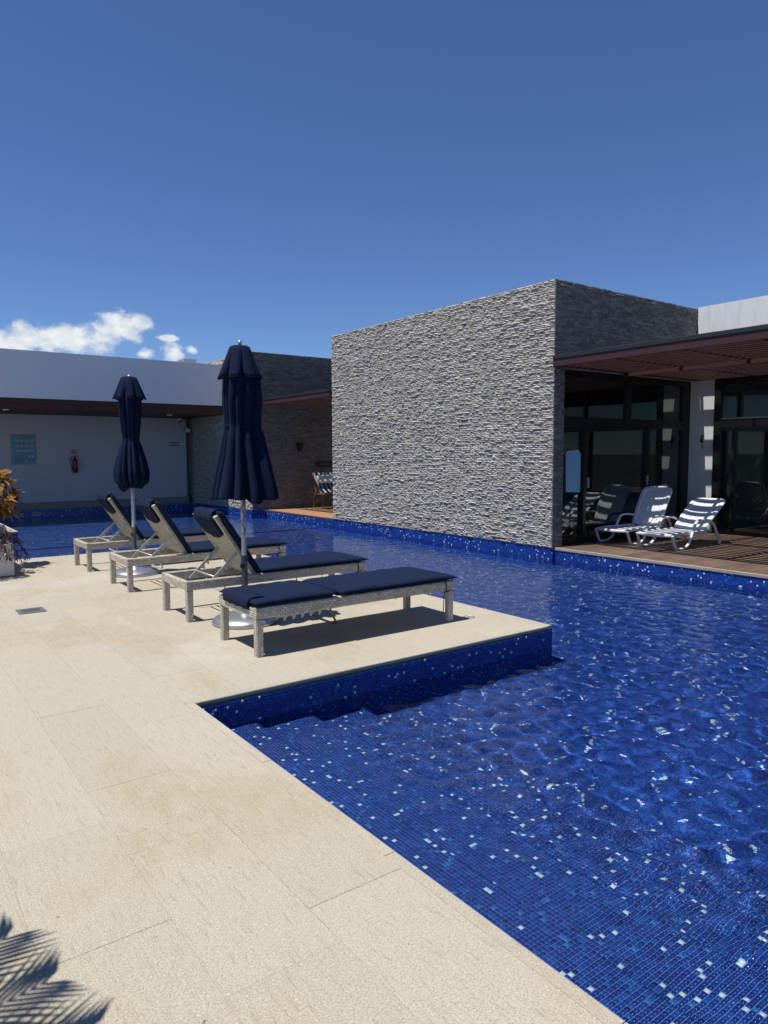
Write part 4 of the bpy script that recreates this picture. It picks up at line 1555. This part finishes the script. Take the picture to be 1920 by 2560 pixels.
lounger('wicker sun lounger with navy cushion lying flat, nearest the pool corner', 2.288, 4.722, 0.0, 3)
lounger('wicker sun lounger with raised back just behind the near closed parasol', 2.29, 6.118, math.radians(57), 4, 0.665)
lounger('wicker sun lounger with raised back between the two parasols', 2.288, 7.875, math.radians(58), 5, 0.73)
lounger('wicker sun lounger with raised back farthest away beside the far parasol', 2.29, 9.625, math.radians(57), 6, 0.73)


# ------------------------------------------------------------------ closed parasols
def parasol(label, x, y, prof, flap, seed, hem_r, tie_z, tie_r, puffed=False):
    t = thing('parasol', label, 'parasol', (x, y, 0), 0, 'closed navy parasols')
    MB().lathe([(0.0, 0.0), (0.285, 0.0), (0.298, 0.008), (0.298, 0.022), (0.275, 0.048), (0.20, 0.072), (0.10, 0.088), (0.055, 0.094), (0.046, 0.10), (0.044, 0.16), (0.036, 0.165), (0.0, 0.165)], 48).build('base', 'aluminium', t, smooth=True)
    MB().lathe([(0.0285, 0.10), (0.0285, 0.60), (0.024, 0.605)], 20).build('pole_sleeve', 'bronze_sleeve', t, smooth=True)
    MB().lathe([(0.0225, 0.59), (0.0225, 2.44), (0.0, 2.44)], 20).build('pole', 'aluminium_paint', t, smooth=True)
    m = MB()
    for k in range(5):
        a = 2 * math.pi * k / 5
        m.tube([(0, -0.058, 0), (0.022 * math.cos(a), -0.058, 0.022 * math.sin(a))], 0.009, 6)
    m.tube([(0, -0.026, 0), (0, -0.064, 0)], 0.011, 8)
    o = m.build('clamp_knob', 'plastic_black', t, smooth=True)
    o.location = (0, 0, 0.515)
    o.rotation_euler = (0, 0, -0.75)
    f = MB().lathe([(0.0, 2.505), (0.012, 2.502), (0.019, 2.49), (0.018, 2.475), (0.011, 2.462), (0.009, 2.45), (0.014, 2.446), (0.014, 2.438)], 16)
    f.build('finial', 'aluminium', t, smooth=True)
    r = np.random.default_rng(seed)
    ph = r.uniform(0, 6.28, 12)
    N = 200
    pv_ = r.uniform(-0.16, 0.10, 8)
    zs = [p_[1] for p_ in prof]
    zfine = np.concatenate([np.linspace(zs[i], zs[i + 1], 9)[:-1] for i in range(len(zs) - 1)] + [[zs[-1]]])
    rfine = np.interp(-zfine, [-z for z in zs], [p_[0] for p_ in prof])
    pl_ = np.interp(-zfine, [-z for z in zs], [p_[2] for p_ in prof])
    # smooth radii a little
    for _ in range(3):
        rfine[1:-1] = 0.25 * rfine[:-2] + 0.5 * rfine[1:-1] + 0.25 * rfine[2:]

    def fn(i, th, rr, z):
        a = pl_[i]
        tw = th + 0.10 * math.sin(2.2 * z + ph[0]) + 0.06 * math.sin(3 * th + ph[1]) + 0.05 * math.sin(5 * z + 2 * th + ph[6])
        f8 = abs(math.sin(4 * tw + ph[2]))            # eight panels gathered into pleats
        big = 1 - (1 - f8) ** 2.2
        f16 = abs(math.sin(9 * tw + ph[3] + 1.1 * math.sin(2 * tw + ph[7])))
        w = 1 - a * 1.25 * (0.66 * (1 - big) + 0.34 * (1 - f16) ** 1.5)
        w *= 1 + pv_[int((4 * tw + ph[2]) / math.pi) % 8] * big * min(1.0, a * 2.5)
        w *= 1 + 0.05 * math.sin(th + ph[4]) + 0.035 * math.sin(2 * th + ph[5] + 1.2 * z)
        zz = z
        if i >= len(zfine) - 3:
            zz = z + 0.030 * math.sin(th + ph[8]) + 0.018 * math.sin(4 * tw + ph[9]) - (0.02 * big)
        return rr * w, zz
    m = MB().lathe(list(zip(rfine, zfine)), N, fn=fn)
    hem_ring = [Vector(v_) for v_ in m.v[-N:]]
    hem2 = [Vector(v_) for v_ in m.v[-3 * N:-2 * N]]
    o = m.build('canopy', 'navy_parasol', t, smooth=True)
    so = o.modifiers.new('solid', 'SOLIDIFY')
    so.thickness = 0.004
    so.offset = -1
    # inside of the gathered hem: dark underside closing in on the pole
    inner = MB()
    n = len(hem_ring)
    rows = [[p_ for p_ in hem_ring]]
    for k, (s_, dz) in enumerate(((0.8, 0.03), (0.55, 0.09), (0.3, 0.16))):
        rows.append([V3((p_.x * s_ * (1 + 0.12 * math.sin(9 * i * 2 * math.pi / n)), p_.y * s_ * (1 + 0.12 * math.sin(9 * i * 2 * math.pi / n)), p_.z + dz + 0.02 * math.sin(7 * i * 2 * math.pi / n + k))) for i, p_ in enumerate(hem_ring)])
    vs = [p_ for row in rows for p_ in row]
    fs = [(k * n + i, (k + 1) * n + i, (k + 1) * n + (i + 1) % n, k * n + (i + 1) % n) for k in range(3) for i in range(n)]
    inner.add(vs, fs)
    inner.build('canopy_lining', 'navy_parasol', t, smooth=True)
    st = MB()
    for off in (0.0, 0.5):
        ring = [a.lerp(c, 0.28 + off) * 1.0 for a, c in zip(hem_ring, hem2)]
        ring = [V3((p_.x * 1.006, p_.y * 1.006, p_.z)) for p_ in ring]
        st.tube(ring, 0.0011, 4, close=True)
    st.build('hem_stitching', 'stitching', t, smooth=True)
    # short top flap
    fz = np.linspace(flap[0][1], flap[1][1], 9)
    frr = np.interp(-fz, [-flap[0][1], -flap[1][1]], [flap[0][0], flap[1][0]])

    def fn2(i, th, rr, z):
        a = i / 8
        f8 = abs(math.sin(4 * th + ph[2] + 0.25 * math.sin(2 * th + ph[10])))
        w = 1 - a * 0.50 * (1 - f8) ** 1.5
        return rr * w * (1 + 0.04 * math.sin(th + ph[11])), z - a * 0.022 * f8
    prof2 = [(0.0, flap[0][1] + 0.012), (flap[0][0] * 0.8, flap[0][1] + 0.01)] + list(zip(frr, fz))
    m = MB().lathe(prof2, 120, fn=lambda i, th, rr, z: rr if i < 2 else fn2(i - 2, th, rr, z))
    ring = [V3(v_) for v_ in m.v[-120:]]
    o = m.build('top_flap', 'navy_parasol', t, smooth=True)
    so = o.modifiers.new('solid', 'SOLIDIFY')
    so.thickness = 0.004
    MB().tube([V3((p_.x * 1.004, p_.y * 1.004, p_.z + 0.012)) for p_ in ring], 0.0012, 4, close=True).tube([V3((p_.x * 1.01, p_.y * 1.01, p_.z)) for p_ in ring], 0.0042, 5, close=True).build('flap_piping', 'navy_parasol', t, smooth=True)
    # tie band
    tr = []
    for k in range(48):
        th = 2 * math.pi * k / 48
        tr.append((tie_r * math.cos(th), tie_r * math.sin(th), tie_z + (0.018 if not puffed else 0.004) * math.sin(th - 0.6)))
    MB().tube(tr, 0.0, close=True, flat=(0.016, 0.004, (0, 0, 1))).build('tie_band', 'navy_parasol', t)
    return t


parasol('larger closed navy parasol with flared hem standing behind the flat lounger', 2.722, 5.84,
        [(0.09, 2.42, 0.0), (0.12, 2.30, 0.2), (0.158, 2.15, 0.30), (0.170, 1.98, 0.34), (0.155, 1.76, 0.34), (0.185, 1.66, 0.40), (0.235, 1.45, 0.46), (0.278, 1.27, 0.46), (0.306, 1.145, 0.46)],
        ((0.086, 2.44), (0.198, 2.19)), 21, 0.31, 1.755, 0.158)
parasol('closed navy parasol tied tightly at the waist, standing farther back', 2.735, 9.10,
        [(0.09, 2.44, 0.0), (0.13, 2.34, 0.2), (0.155, 2.18, 0.25), (0.150, 2.0, 0.28), (0.125, 1.82, 0.30), (0.104, 1.70, 0.28), (0.135, 1.63, 0.34), (0.195, 1.45, 0.42), (0.235, 1.29, 0.42), (0.215, 1.17, 0.34), (0.16, 1.12, 0.2)],
        ((0.092, 2.465), (0.20, 2.225)), 33, 0.24, 1.70, 0.108, True)
m = MB()
pts = [(0.012 * math.sin(i * 1.1) - 0.016, -0.030 - 0.004 * math.cos(i), 1.12 - i * 0.022) for i in range(16)]
m.tube(pts, 0.0028, 6)
pc = m.build('crank_cord', 'cord_dark', bpy.data.objects['parasol'], smooth=True)


# ------------------------------------------------------------------ white plastic loungers
def plastic_lounger(label, x, y, ang, blen):
    W = 0.66
    t = thing('plastic_lounger', label, 'deck chair', (x, y, 0), 0, 'white plastic loungers under the pergola')
    path = [(0.045, 0.235), (0.075, 0.16), (0.115, 0.075), (0.155, 0.018), (0.22, 0.012), (0.33, 0.014), (0.42, 0.028), (0.50, 0.075), (0.565, 0.16), (0.62, 0.27), (0.665, 0.355), (0.715, 0.41), (0.78, 0.435),
            (0.90, 0.437), (1.03, 0.428), (1.14, 0.40), (1.22, 0.35), (1.29, 0.26), (1.35, 0.16), (1.41, 0.06)]
    # round the polyline
    for yy in (0.022, W - 0.022):
        pts = [V3((a, yy, c)) for a, c in path]
        MB().tube(pts, 0.0, flat=(0.030, 0.044, (0, 0, 1)) if False else (0.032, 0.044, (-0.3, 0, 1))).build('arm_frame', 'plastic_white', t, bevel=0.004, seg=1)
        w = MB().lathe([(0.0, -0.016), (0.030, -0.016), (0.036, -0.010), (0.036, 0.010), (0.030, 0.016), (0.0, 0.016)], 18)
        o = w.build('wheel', 'plastic_white', t)
        o.rotation_euler = (math.pi / 2, 0, 0)
        o.location = (1.43, yy, 0.037)
    # seat: curved rim and cross slats
    for yy in (0.062, W - 0.062):
        MB().tube([(0.03, yy, 0.232), (0.3, yy, 0.243), (0.7, yy, 0.238), (1.06, yy, 0.240)], 0.0, flat=(0.05, 0.034, (0, 0, 1))).build('seat_rail', 'plastic_white', t)
    fp = [(0.05 - 0.055 * math.sin(math.pi * k / 10), 0.045 + (W - 0.09) * k / 10, 0.232 - 0.004 * math.sin(math.pi * k / 10)) for k in range(11)]
    MB().tube(fp, 0.0, flat=(0.05, 0.05, (0, 0, 1))).build('seat_front', 'plastic_white', t, bevel=0.006, seg=1)
    for i in range(12):
        xx = 0.09 + i * 0.081
        zz = 0.250 + 0.004 * math.sin(i * 0.5)
        MB().box(xx, xx + 0.062, 0.080, W - 0.080, zz - 0.012, zz).build('seat_slat', 'plastic_white', t, bevel=0.004, seg=1)
    # perforated back
    nx, ny = 9, 13
    bw = W - 0.10
    m = MB()
    cw, chh = (bw - 0.05) / nx, (blen - 0.05) / ny
    rad = 0.0095
    for i in range(nx):
        for j in range(ny):
            cx, cz = 0.025 + (i + 0.5) * cw, 0.045 + (j + 0.5) * chh
            sq = [(cx - cw / 2, cz - chh / 2), (cx, cz - chh / 2), (cx + cw / 2, cz - chh / 2), (cx + cw / 2, cz), (cx + cw / 2, cz + chh / 2), (cx, cz + chh / 2), (cx - cw / 2, cz + chh / 2), (cx - cw / 2, cz)]
            hole = (i + j) % 2 == 0
            oc = [(cx + rad * math.cos(-3 * math.pi / 4 + k * math.pi / 4), cz + rad * math.sin(-3 * math.pi / 4 + k * math.pi / 4)) for k in range(8)]
            bow = lambda a, s: 0.03 * ((a - bw / 2) / (bw / 2)) ** 2 + 0.015 * math.sin(math.pi * s / blen)
            for yy, rev in ((0.0, False), (-0.014, True)):
                if hole:
                    for k in range(8):
                        k2 = (k + 1) % 8
                        pts = [sq[k], sq[k2], oc[k2], oc[k]]
                        pts = [(s_, a_, bow(a_, s_) + yy) for a_, s_ in pts]
                        m.quad(pts if rev else pts[::-1])
                else:
                    pts = [(s_, a_, bow(a_, s_) + yy) for a_, s_ in (sq[0], sq[2], sq[4], sq[6])]
                    m.quad(pts if rev else pts[::-1])
            if hole:
                for k in range(8):
                    k2 = (k + 1) % 8
                    m.quad([(oc[k][1], oc[k][0], bow(*oc[k])), (oc[k2][1], oc[k2][0], bow(*oc[k2])), (oc[k2][1], oc[k2][0], bow(*oc[k2]) - .014), (oc[k][1], oc[k][0], bow(*oc[k]) - .014)])
    back = m.build('backrest', 'plastic_white', t)
    back.location = (1.03, 0.05, 0.245)
    back.rotation_euler = (0, -ang, 0)
    fr_ = MB()
    per = [(0.045, 0.03), (blen * 0.4, 0.022), (blen * 0.8, 0.018), (blen - 0.05, 0.022), (blen - 0.015, 0.05), (blen + 0.012, 0.14), (blen + 0.022, bw / 2), (blen + 0.012, bw - .14), (blen - 0.015, bw - .05), (blen - 0.05, bw - .022),
           (blen * 0.8, bw - .018), (blen * 0.4, bw - .022), (0.045, bw - .03), (0.035, bw / 2)]
    fr_.tube([(s_, a_, 0.03 * ((a_ - bw / 2) / (bw / 2)) ** 2 + 0.015 * math.sin(math.pi * min(s_, blen) / blen) - 0.006) for s_, a_ in per], 0.0, close=True, flat=(0.028, 0.07, (0, 0, 1)))
    fr_.build('back_rim', 'plastic_white', back, bevel=0.005, seg=1)
    for yy in (0.10, W - 0.10):
        L = 0.30
        MB().beam((1.03 + L * math.cos(ang) + .01, yy, 0.215 + L * math.sin(ang)), (1.27, yy, 0.22), 0.025, 0.02).build('back_prop', 'plastic_white', t)
    MB().tube([(1.22, 0.05, 0.235), (1.22, W - 0.05, 0.235)], 0.012, 8).build('cross_bar', 'plastic_white', t)
    return t


plastic_lounger('white plastic lounger with upright perforated back close to the glass doors', 9.96, 6.92, math.radians(61), 0.72)
plastic_lounger('white plastic lounger with reclined perforated back nearer the pool edge', 9.93, 6.10, math.radians(36), 0.78)

# ------------------------------------------------------------------ sling chair in the nook
sc_ = thing('sling_chair', 'wooden sling chair with green striped canvas on the nook deck', 'chair', (10.27, 16.72, 0))
prof = [(0.66, 1.00), (0.60, 0.86), (0.50, 0.68), (0.38, 0.53), (0.24, 0.44), (0.10, 0.43), (0.0, 0.47)]
SW = 0.60
for k in range(9):
    m = MB()
    a, c = k * SW / 9, (k + 1) * SW / 9
    vs = [(a, y_, z_) for y_, z_ in prof] + [(c, y_, z_) for y_, z_ in prof] + [(a, y_ + .008, z_ - .008) for y_, z_ in prof] + [(c, y_ + .008, z_ - .008) for y_, z_ in prof]
    n = len(prof)
    m.add(vs, [(i, i + 1, n + i + 1, n + i) for i in range(n - 1)] + [(2 * n + i, 3 * n + i, 3 * n + i + 1, 2 * n + i + 1) for i in range(n - 1)])
    m.build('sling_stripe', 'stripe_green' if k % 2 else 'stripe_pale', sc_, smooth=True)
for xx in (-0.02, SW + 0.02):
    MB().beam((xx, 0.10, 0.0), (xx, 0.14, 0.42), 0.03, 0.04).build('leg', 'chair_wood', sc_)
    MB().beam((xx, 0.62, 0.0), (xx, 0.58, 0.42), 0.03, 0.04).build('leg', 'chair_wood', sc_)
    MB().beam((xx, -0.02, 0.44), (xx, 0.60, 0.40), 0.03, 0.045).build('side_rail', 'chair_wood', sc_)
    MB().beam((xx, 0.44, 0.38), (xx, 0.68, 1.0), 0.03, 0.035, upv=(0, 1, 0)).build('back_post', 'chair_wood', sc_)
for y_, z_ in ((0.12, 0.20), (0.60, 0.20), (0.02, 0.45), (0.67, 0.985)):
    MB().tube([(-0.01, y_, z_), (SW + 0.01, y_, z_)], 0.014, 8).build('cross_rail', 'chair_wood', sc_)
cu = puff(MB(), 0.04, SW - 0.04, -0.12, 0.12, 0.0, 0.11, 16, 10, seed=9).build('pillow', 'pillow_white', None, smooth=True, weld=True)
cu.location = (10.27, 16.72 + 0.535, 0.79)
cu.rotation_euler = (math.radians(60), 0, 0)
tag(cu, 'small white pillow lying on the striped sling chair', 'pillow')

# ------------------------------------------------------------------ planters and plants at the left edge


def planter(label, x0, x1, y0, y1, h):
    t = thing('planter', label, 'planter', ((x0 + x1) / 2, (y0 + y1) / 2, 0))
    a, c, w = (x1 - x0) / 2, (y1 - y0) / 2, 0.035
    m = MB()
    m.box(-a, a, -c, -c + w, 0.012, h).box(-a, a, c - w, c, 0.012, h).box(-a, -a + w, -c + w, c - w, 0.012, h).box(a - w, a, -c + w, c - w, 0.012, h)
    m.build('box', 'planter_white', t, bevel=0.004, seg=1)
    MB().box(-a + w, a - w, -c + w, c - w, 0.02, h - 0.05).build('soil', 'soil', t)
    MB().box(-a + .03, a - .03, -c + .03, c - .03, 0.0, 0.0115).build('foot', 'plastic_black', t)
    return t


planter('low white planter box trailing purple leaves at the left edge', 0.72, 1.47, 9.84, 10.46, 0.41)
planter('taller white planter box holding the golden croton shrub', 0.80, 1.50, 10.52, 11.20, 0.57)


def leaf_mesh(name, mat, L, Wd, curl, n=5, obov=0.35):
    m = MB()
    rows = []
    for i in range(n + 1):
        t_ = i / n
        w = Wd * math.sin(math.pi * min(1, t_ ** (1 - obov) * 0.97 + 0.02)) ** 0.8
        z = curl * L * t_ * t_
        rows.append(((L * t_, -w / 2, z + 0.12 * w), (L * t_, 0, z), (L * t_, w / 2, z + 0.12 * w)))
    vs = [p_ for r_ in rows for p_ in r_]
    fs, uv = [], []
    for i in range(n):
        b = i * 3
        for k in (0, 1):
            fs.append((b + k, b + k + 1, b + 3 + k + 1, b + 3 + k))
            uv.append([(i / n, k / 2), (i / n, (k + 1) / 2), ((i + 1) / n, (k + 1) / 2), ((i + 1) / n, k / 2)])
    m.add(vs, fs, None, uv)
    return m.mesh(name, mat, True)


CR = V3((1.235, 10.86, 0))
croton = thing('croton_shrub', 'golden and bronze leaved croton shrub at the left edge', 'shrub', (CR.x, CR.y, 0.52))
leafs = {}
for mt in ('croton_gold', 'croton_orange', 'croton_green', 'croton_wine'):
    leafs[mt] = [leaf_mesh('leaf', mt, 0.125, 0.062, -0.25), leaf_mesh('leaf', mt, 0.105, 0.058, 0.15), leaf_mesh('leaf', mt, 0.14, 0.06, -0.5)]
r = np.random.default_rng(42)
tips = []
st = MB()
for i in range(30):
    th = r.uniform(-2.3, 1.0)
    phi = math.acos(r.uniform(-0.55, 1))
    R = r.uniform(0.36, 0.47)
    tip = V3((R * math.sin(phi) * math.cos(th), R * math.sin(phi) * math.sin(th), 0.40 + 0.50 * math.cos(phi) * R / 0.44))
    base = V3((0.03 * math.cos(th), 0.03 * math.sin(th), -0.02))
    midp = base.lerp(tip, 0.5) + V3((0, 0, 0.06))
    st.tube([base, midp, tip], [0.011, 0.007, 0.004], 6)
    tips.append((tip, (tip - midp).normalized()))
st.build('stem', 'stem_brown', croton, smooth=True)
cnt = 0
for tip, d in tips:
    high = tip.z / 0.85
    for k in range(9):
        az_ = k * 2.4 + r.uniform(-.3, .3)
        lay = k / 8
        side = d.orthogonal().normalized()
        side = Matrix.Rotation(az_, 3, d) @ side
        dirn = (side * (0.95 - 0.45 * lay) + d * (0.15 + 0.75 * lay)).normalized()
        pos_ = tip - d * (0.10 * (1 - lay)) + dirn * 0.005
        rr_ = r.random()
        if high > 0.62:
            mt = 'croton_gold' if rr_ < 0.55 else ('croton_green' if rr_ < 0.68 else ('croton_wine' if rr_ < 0.85 else 'croton_orange'))
        else:
            mt = 'croton_orange' if rr_ < 0.55 else ('croton_gold' if rr_ < 0.80 else ('croton_wine' if rr_ < 0.92 else 'croton_green'))
        o = link('leaf', leafs[mt][r.integers(3)], croton)
        upv = (d + V3((0, 0, 0.4))).normalized()
        xax = dirn
        yax = upv.cross(xax).normalized()
        zax = xax.cross(yax)
        mm = Matrix((xax, yax, zax)).transposed().to_4x4()
        mm.translation = pos_
        s_ = r.uniform(0.8, 1.25)
        o.matrix_local = mm @ Matrix.Diagonal((s_, s_, s_, 1))
        cnt += 1

purple = thing('purple_plant', 'dark purple trailing plant spilling over the low white planter', 'plant', (1.08, 10.12, 0.36))
m, stm = MB(), MB()
r = np.random.default_rng(8)
for i in range(110):
    th = r.uniform(-1.9, 1.5)
    reach = r.uniform(0.2, 0.52)
    root = V3((r.uniform(-0.28, 0.32), r.uniform(-0.24, 0.24), 0.0))
    dirn = V3((math.cos(th), math.sin(th), 0))
    pts = []
    top = r.uniform(0.08, 0.24)
    for k in range(8):
        t_ = k / 7
        pts.append(root + dirn * (reach * 0.75 * t_) + V3((0, 0, top * math.sin(math.pi * min(1, t_ * 1.15)) - 0.16 * t_ * t_ * r.uniform(0.2, 1))))
    for p_ in pts:
        # keep shoots outside the box walls and above the deck
        if abs(p_.x) > 0.33 or abs(p_.y) > 0.25:
            p_.z = max(p_.z, -0.16)
        else:
            p_.z = max(p_.z, 0.0)
    stm.tube(pts, 0.0028, 5)
    for k in range(2, 8):
        for s_ in (-1, 1, 0.3):
            d = (pts[k] - pts[k - 1]).normalized()
            sd = d.cross(V3((0, 0, 1))).normalized()
            ld = (d * 0.7 + sd * s_ * 0.9 + V3((0, 0, r.uniform(-0.2, 0.5)))).normalized()
            L = r.uniform(0.05, 0.095)
            w = 0.016
            a = pts[k]
            nn = ld.cross(V3((0, 0, 1)))
            nn = nn.normalized() if nn.length > 0.01 else V3((1, 0, 0))
            mid_ = a + ld * L * 0.45 + V3((0, 0, 0.006))
            m.quad([a, mid_ - nn * w / 2, a + ld * L - V3((0, 0, 0.012)), mid_ + nn * w / 2], [(0, 0.5), (0.5, 0), (1, 0.5), (0.5, 1)])
stm.build('stem', 'stem_brown', purple)
tag(m.build('foliage', 'purple_leaf', purple), kind='stuff')

# potted palm just left of the picture: its fronds throw the shadow in the lower left corner
palm = thing('potted_palm', 'potted palm left of the picture whose fronds shade the deck', 'palm', (-0.665, 2.17, 0))
MB().lathe([(0.0, 0.0), (0.17, 0.0), (0.20, 0.02), (0.24, 0.36), (0.25, 0.40), (0.22, 0.40), (0.21, 0.34), (0.0, 0.34)], 32).build('pot', 'planter_white', palm, smooth=True)
r = np.random.default_rng(3)


def frond(base, ctrl, tip, nl, L0, droop=0.25, w=0.017):
    fo = MB()
    pts = []
    for i in range(25):
        t_ = i / 24
        pts.append(base * (1 - t_) ** 2 + ctrl * 2 * t_ * (1 - t_) + tip * t_ * t_)
    fo.tube(pts, [0.009 * (1 - 0.8 * i / 24) for i in range(25)], 6)
    for i in range(nl):
        t_ = 0.22 + 0.78 * i / (nl - 1)
        k = min(23, int(t_ * 24))
        a = pts[k].lerp(pts[k + 1], t_ * 24 - k)
        d = (pts[k + 1] - pts[k]).normalized()
        sd = d.cross(V3((0, 0, 1))).normalized()
        for s_ in (-1, 1):
            L = L0 * (math.sin(math.pi * (0.12 + 0.80 * t_)) ** 0.6) * r.uniform(0.85, 1.1)
            ld = (d * (0.75 + 0.5 * t_) + sd * s_ * 0.8).normalized()
            p1 = a + ld * L * 0.5 + V3((0, 0, 0.02))
            p2 = a + ld * L + V3((0, 0, -droop * L))
            n_ = ld.cross(V3((0, 0, 1))).normalized()
            fo.quad([a - n_ * w * 0.3, p1 - n_ * w / 2, p1 + n_ * w / 2, a + n_ * w * 0.3], [(0, 0), (.5, 0), (.5, 1), (0, 1)])
            fo.quad([p1 - n_ * w / 2, p2 - n_ * 0.001, p2 + n_ * 0.001, p1 + n_ * w / 2], [(.5, 0), (1, .45), (1, .55), (.5, 1)])
    return fo.build('frond', 'palm_leaf', palm)


B0 = V3((0, 0, 0.36))
P0 = V3((-0.62, 2.22, 0))
for c_w, t_w, nl, L0 in ((V3((-0.45, 2.35, 1.50)), V3((-0.10, 2.52, 1.30)), 19, 0.34),
                         (V3((-0.45, 2.2, 1.55)), V3((-0.06, 2.25, 1.36)), 19, 0.32),
                         (V3((-0.42, 2.05, 1.55)), V3((-0.03, 2.00, 1.40)), 19, 0.32),
                         (V3((-0.42, 1.95, 1.50)), V3((-0.04, 1.80, 1.38)), 19, 0.32),
                         (V3((-0.45, 1.8, 1.4)), V3((-0.10, 1.60, 1.2)), 19, 0.32),
                         (V3((-0.75, 2.6, 1.5)), V3((-0.5, 3.0, 1.3)), 26, 0.4),
                         (V3((-0.9, 2.3, 1.5)), V3((-1.35, 2.4, 1.2)), 26, 0.4),
                         (V3((-0.8, 1.9, 1.5)), V3((-1.1, 1.5, 1.2)), 26, 0.4)):
    frond(B0, c_w - P0, t_w - P0, nl, L0)
# ------------------------------------------------------------------ floor drain and cap
dn = thing('floor_drain', 'square steel drain grate set in the cream deck', 'drain', (1.13, 7.40, 0.0022))
MB().box(0, 0.24, 0, 0.23, 0, 0.002).build('sump', 'drain_dark', dn)
m = MB().box(0, 0.24, 0, 0.035, 0.0021, 0.006).box(0, 0.24, 0.195, 0.23, 0.0021, 0.006).box(0, 0.035, 0.035, 0.195, 0.0021, 0.006).box(0.205, 0.24, 0.035, 0.195, 0.0021, 0.006)
m.build('frame', 'drain_steel', dn)
for i in range(6):
    MB().box(0.035 + i * 0.0285 + 0.0095, 0.035 + i * 0.0285 + 0.019, 0.035, 0.195, 0.0021, 0.0055).build('grate_bar', 'drain_steel', dn)
for i in range(4):
    MB().box(0.035, 0.205, 0.035 + i * 0.042 + 0.014, 0.035 + i * 0.042 + 0.026, 0.0022, 0.0050).build('cross_bar', 'drain_steel', dn)
cap = thing('deck_cap', 'round metal cap set in the peninsula deck near the corner', 'cap', (4.45, 4.75, 0.0015))
MB().lathe([(0.052, 0.0), (0.052, 0.003), (0.044, 0.0035), (0.042, 0.0015)], 28).build('ring', 'drain_steel', cap)
MB().lathe([(0.042, 0.0016), (0.0, 0.0018)], 28).build('plate', 'aluminium_paint', cap)
MB().box(-0.03, 0.03, -0.004, 0.004, 0.0019, 0.0035).build('slot', 'drain_dark', cap)
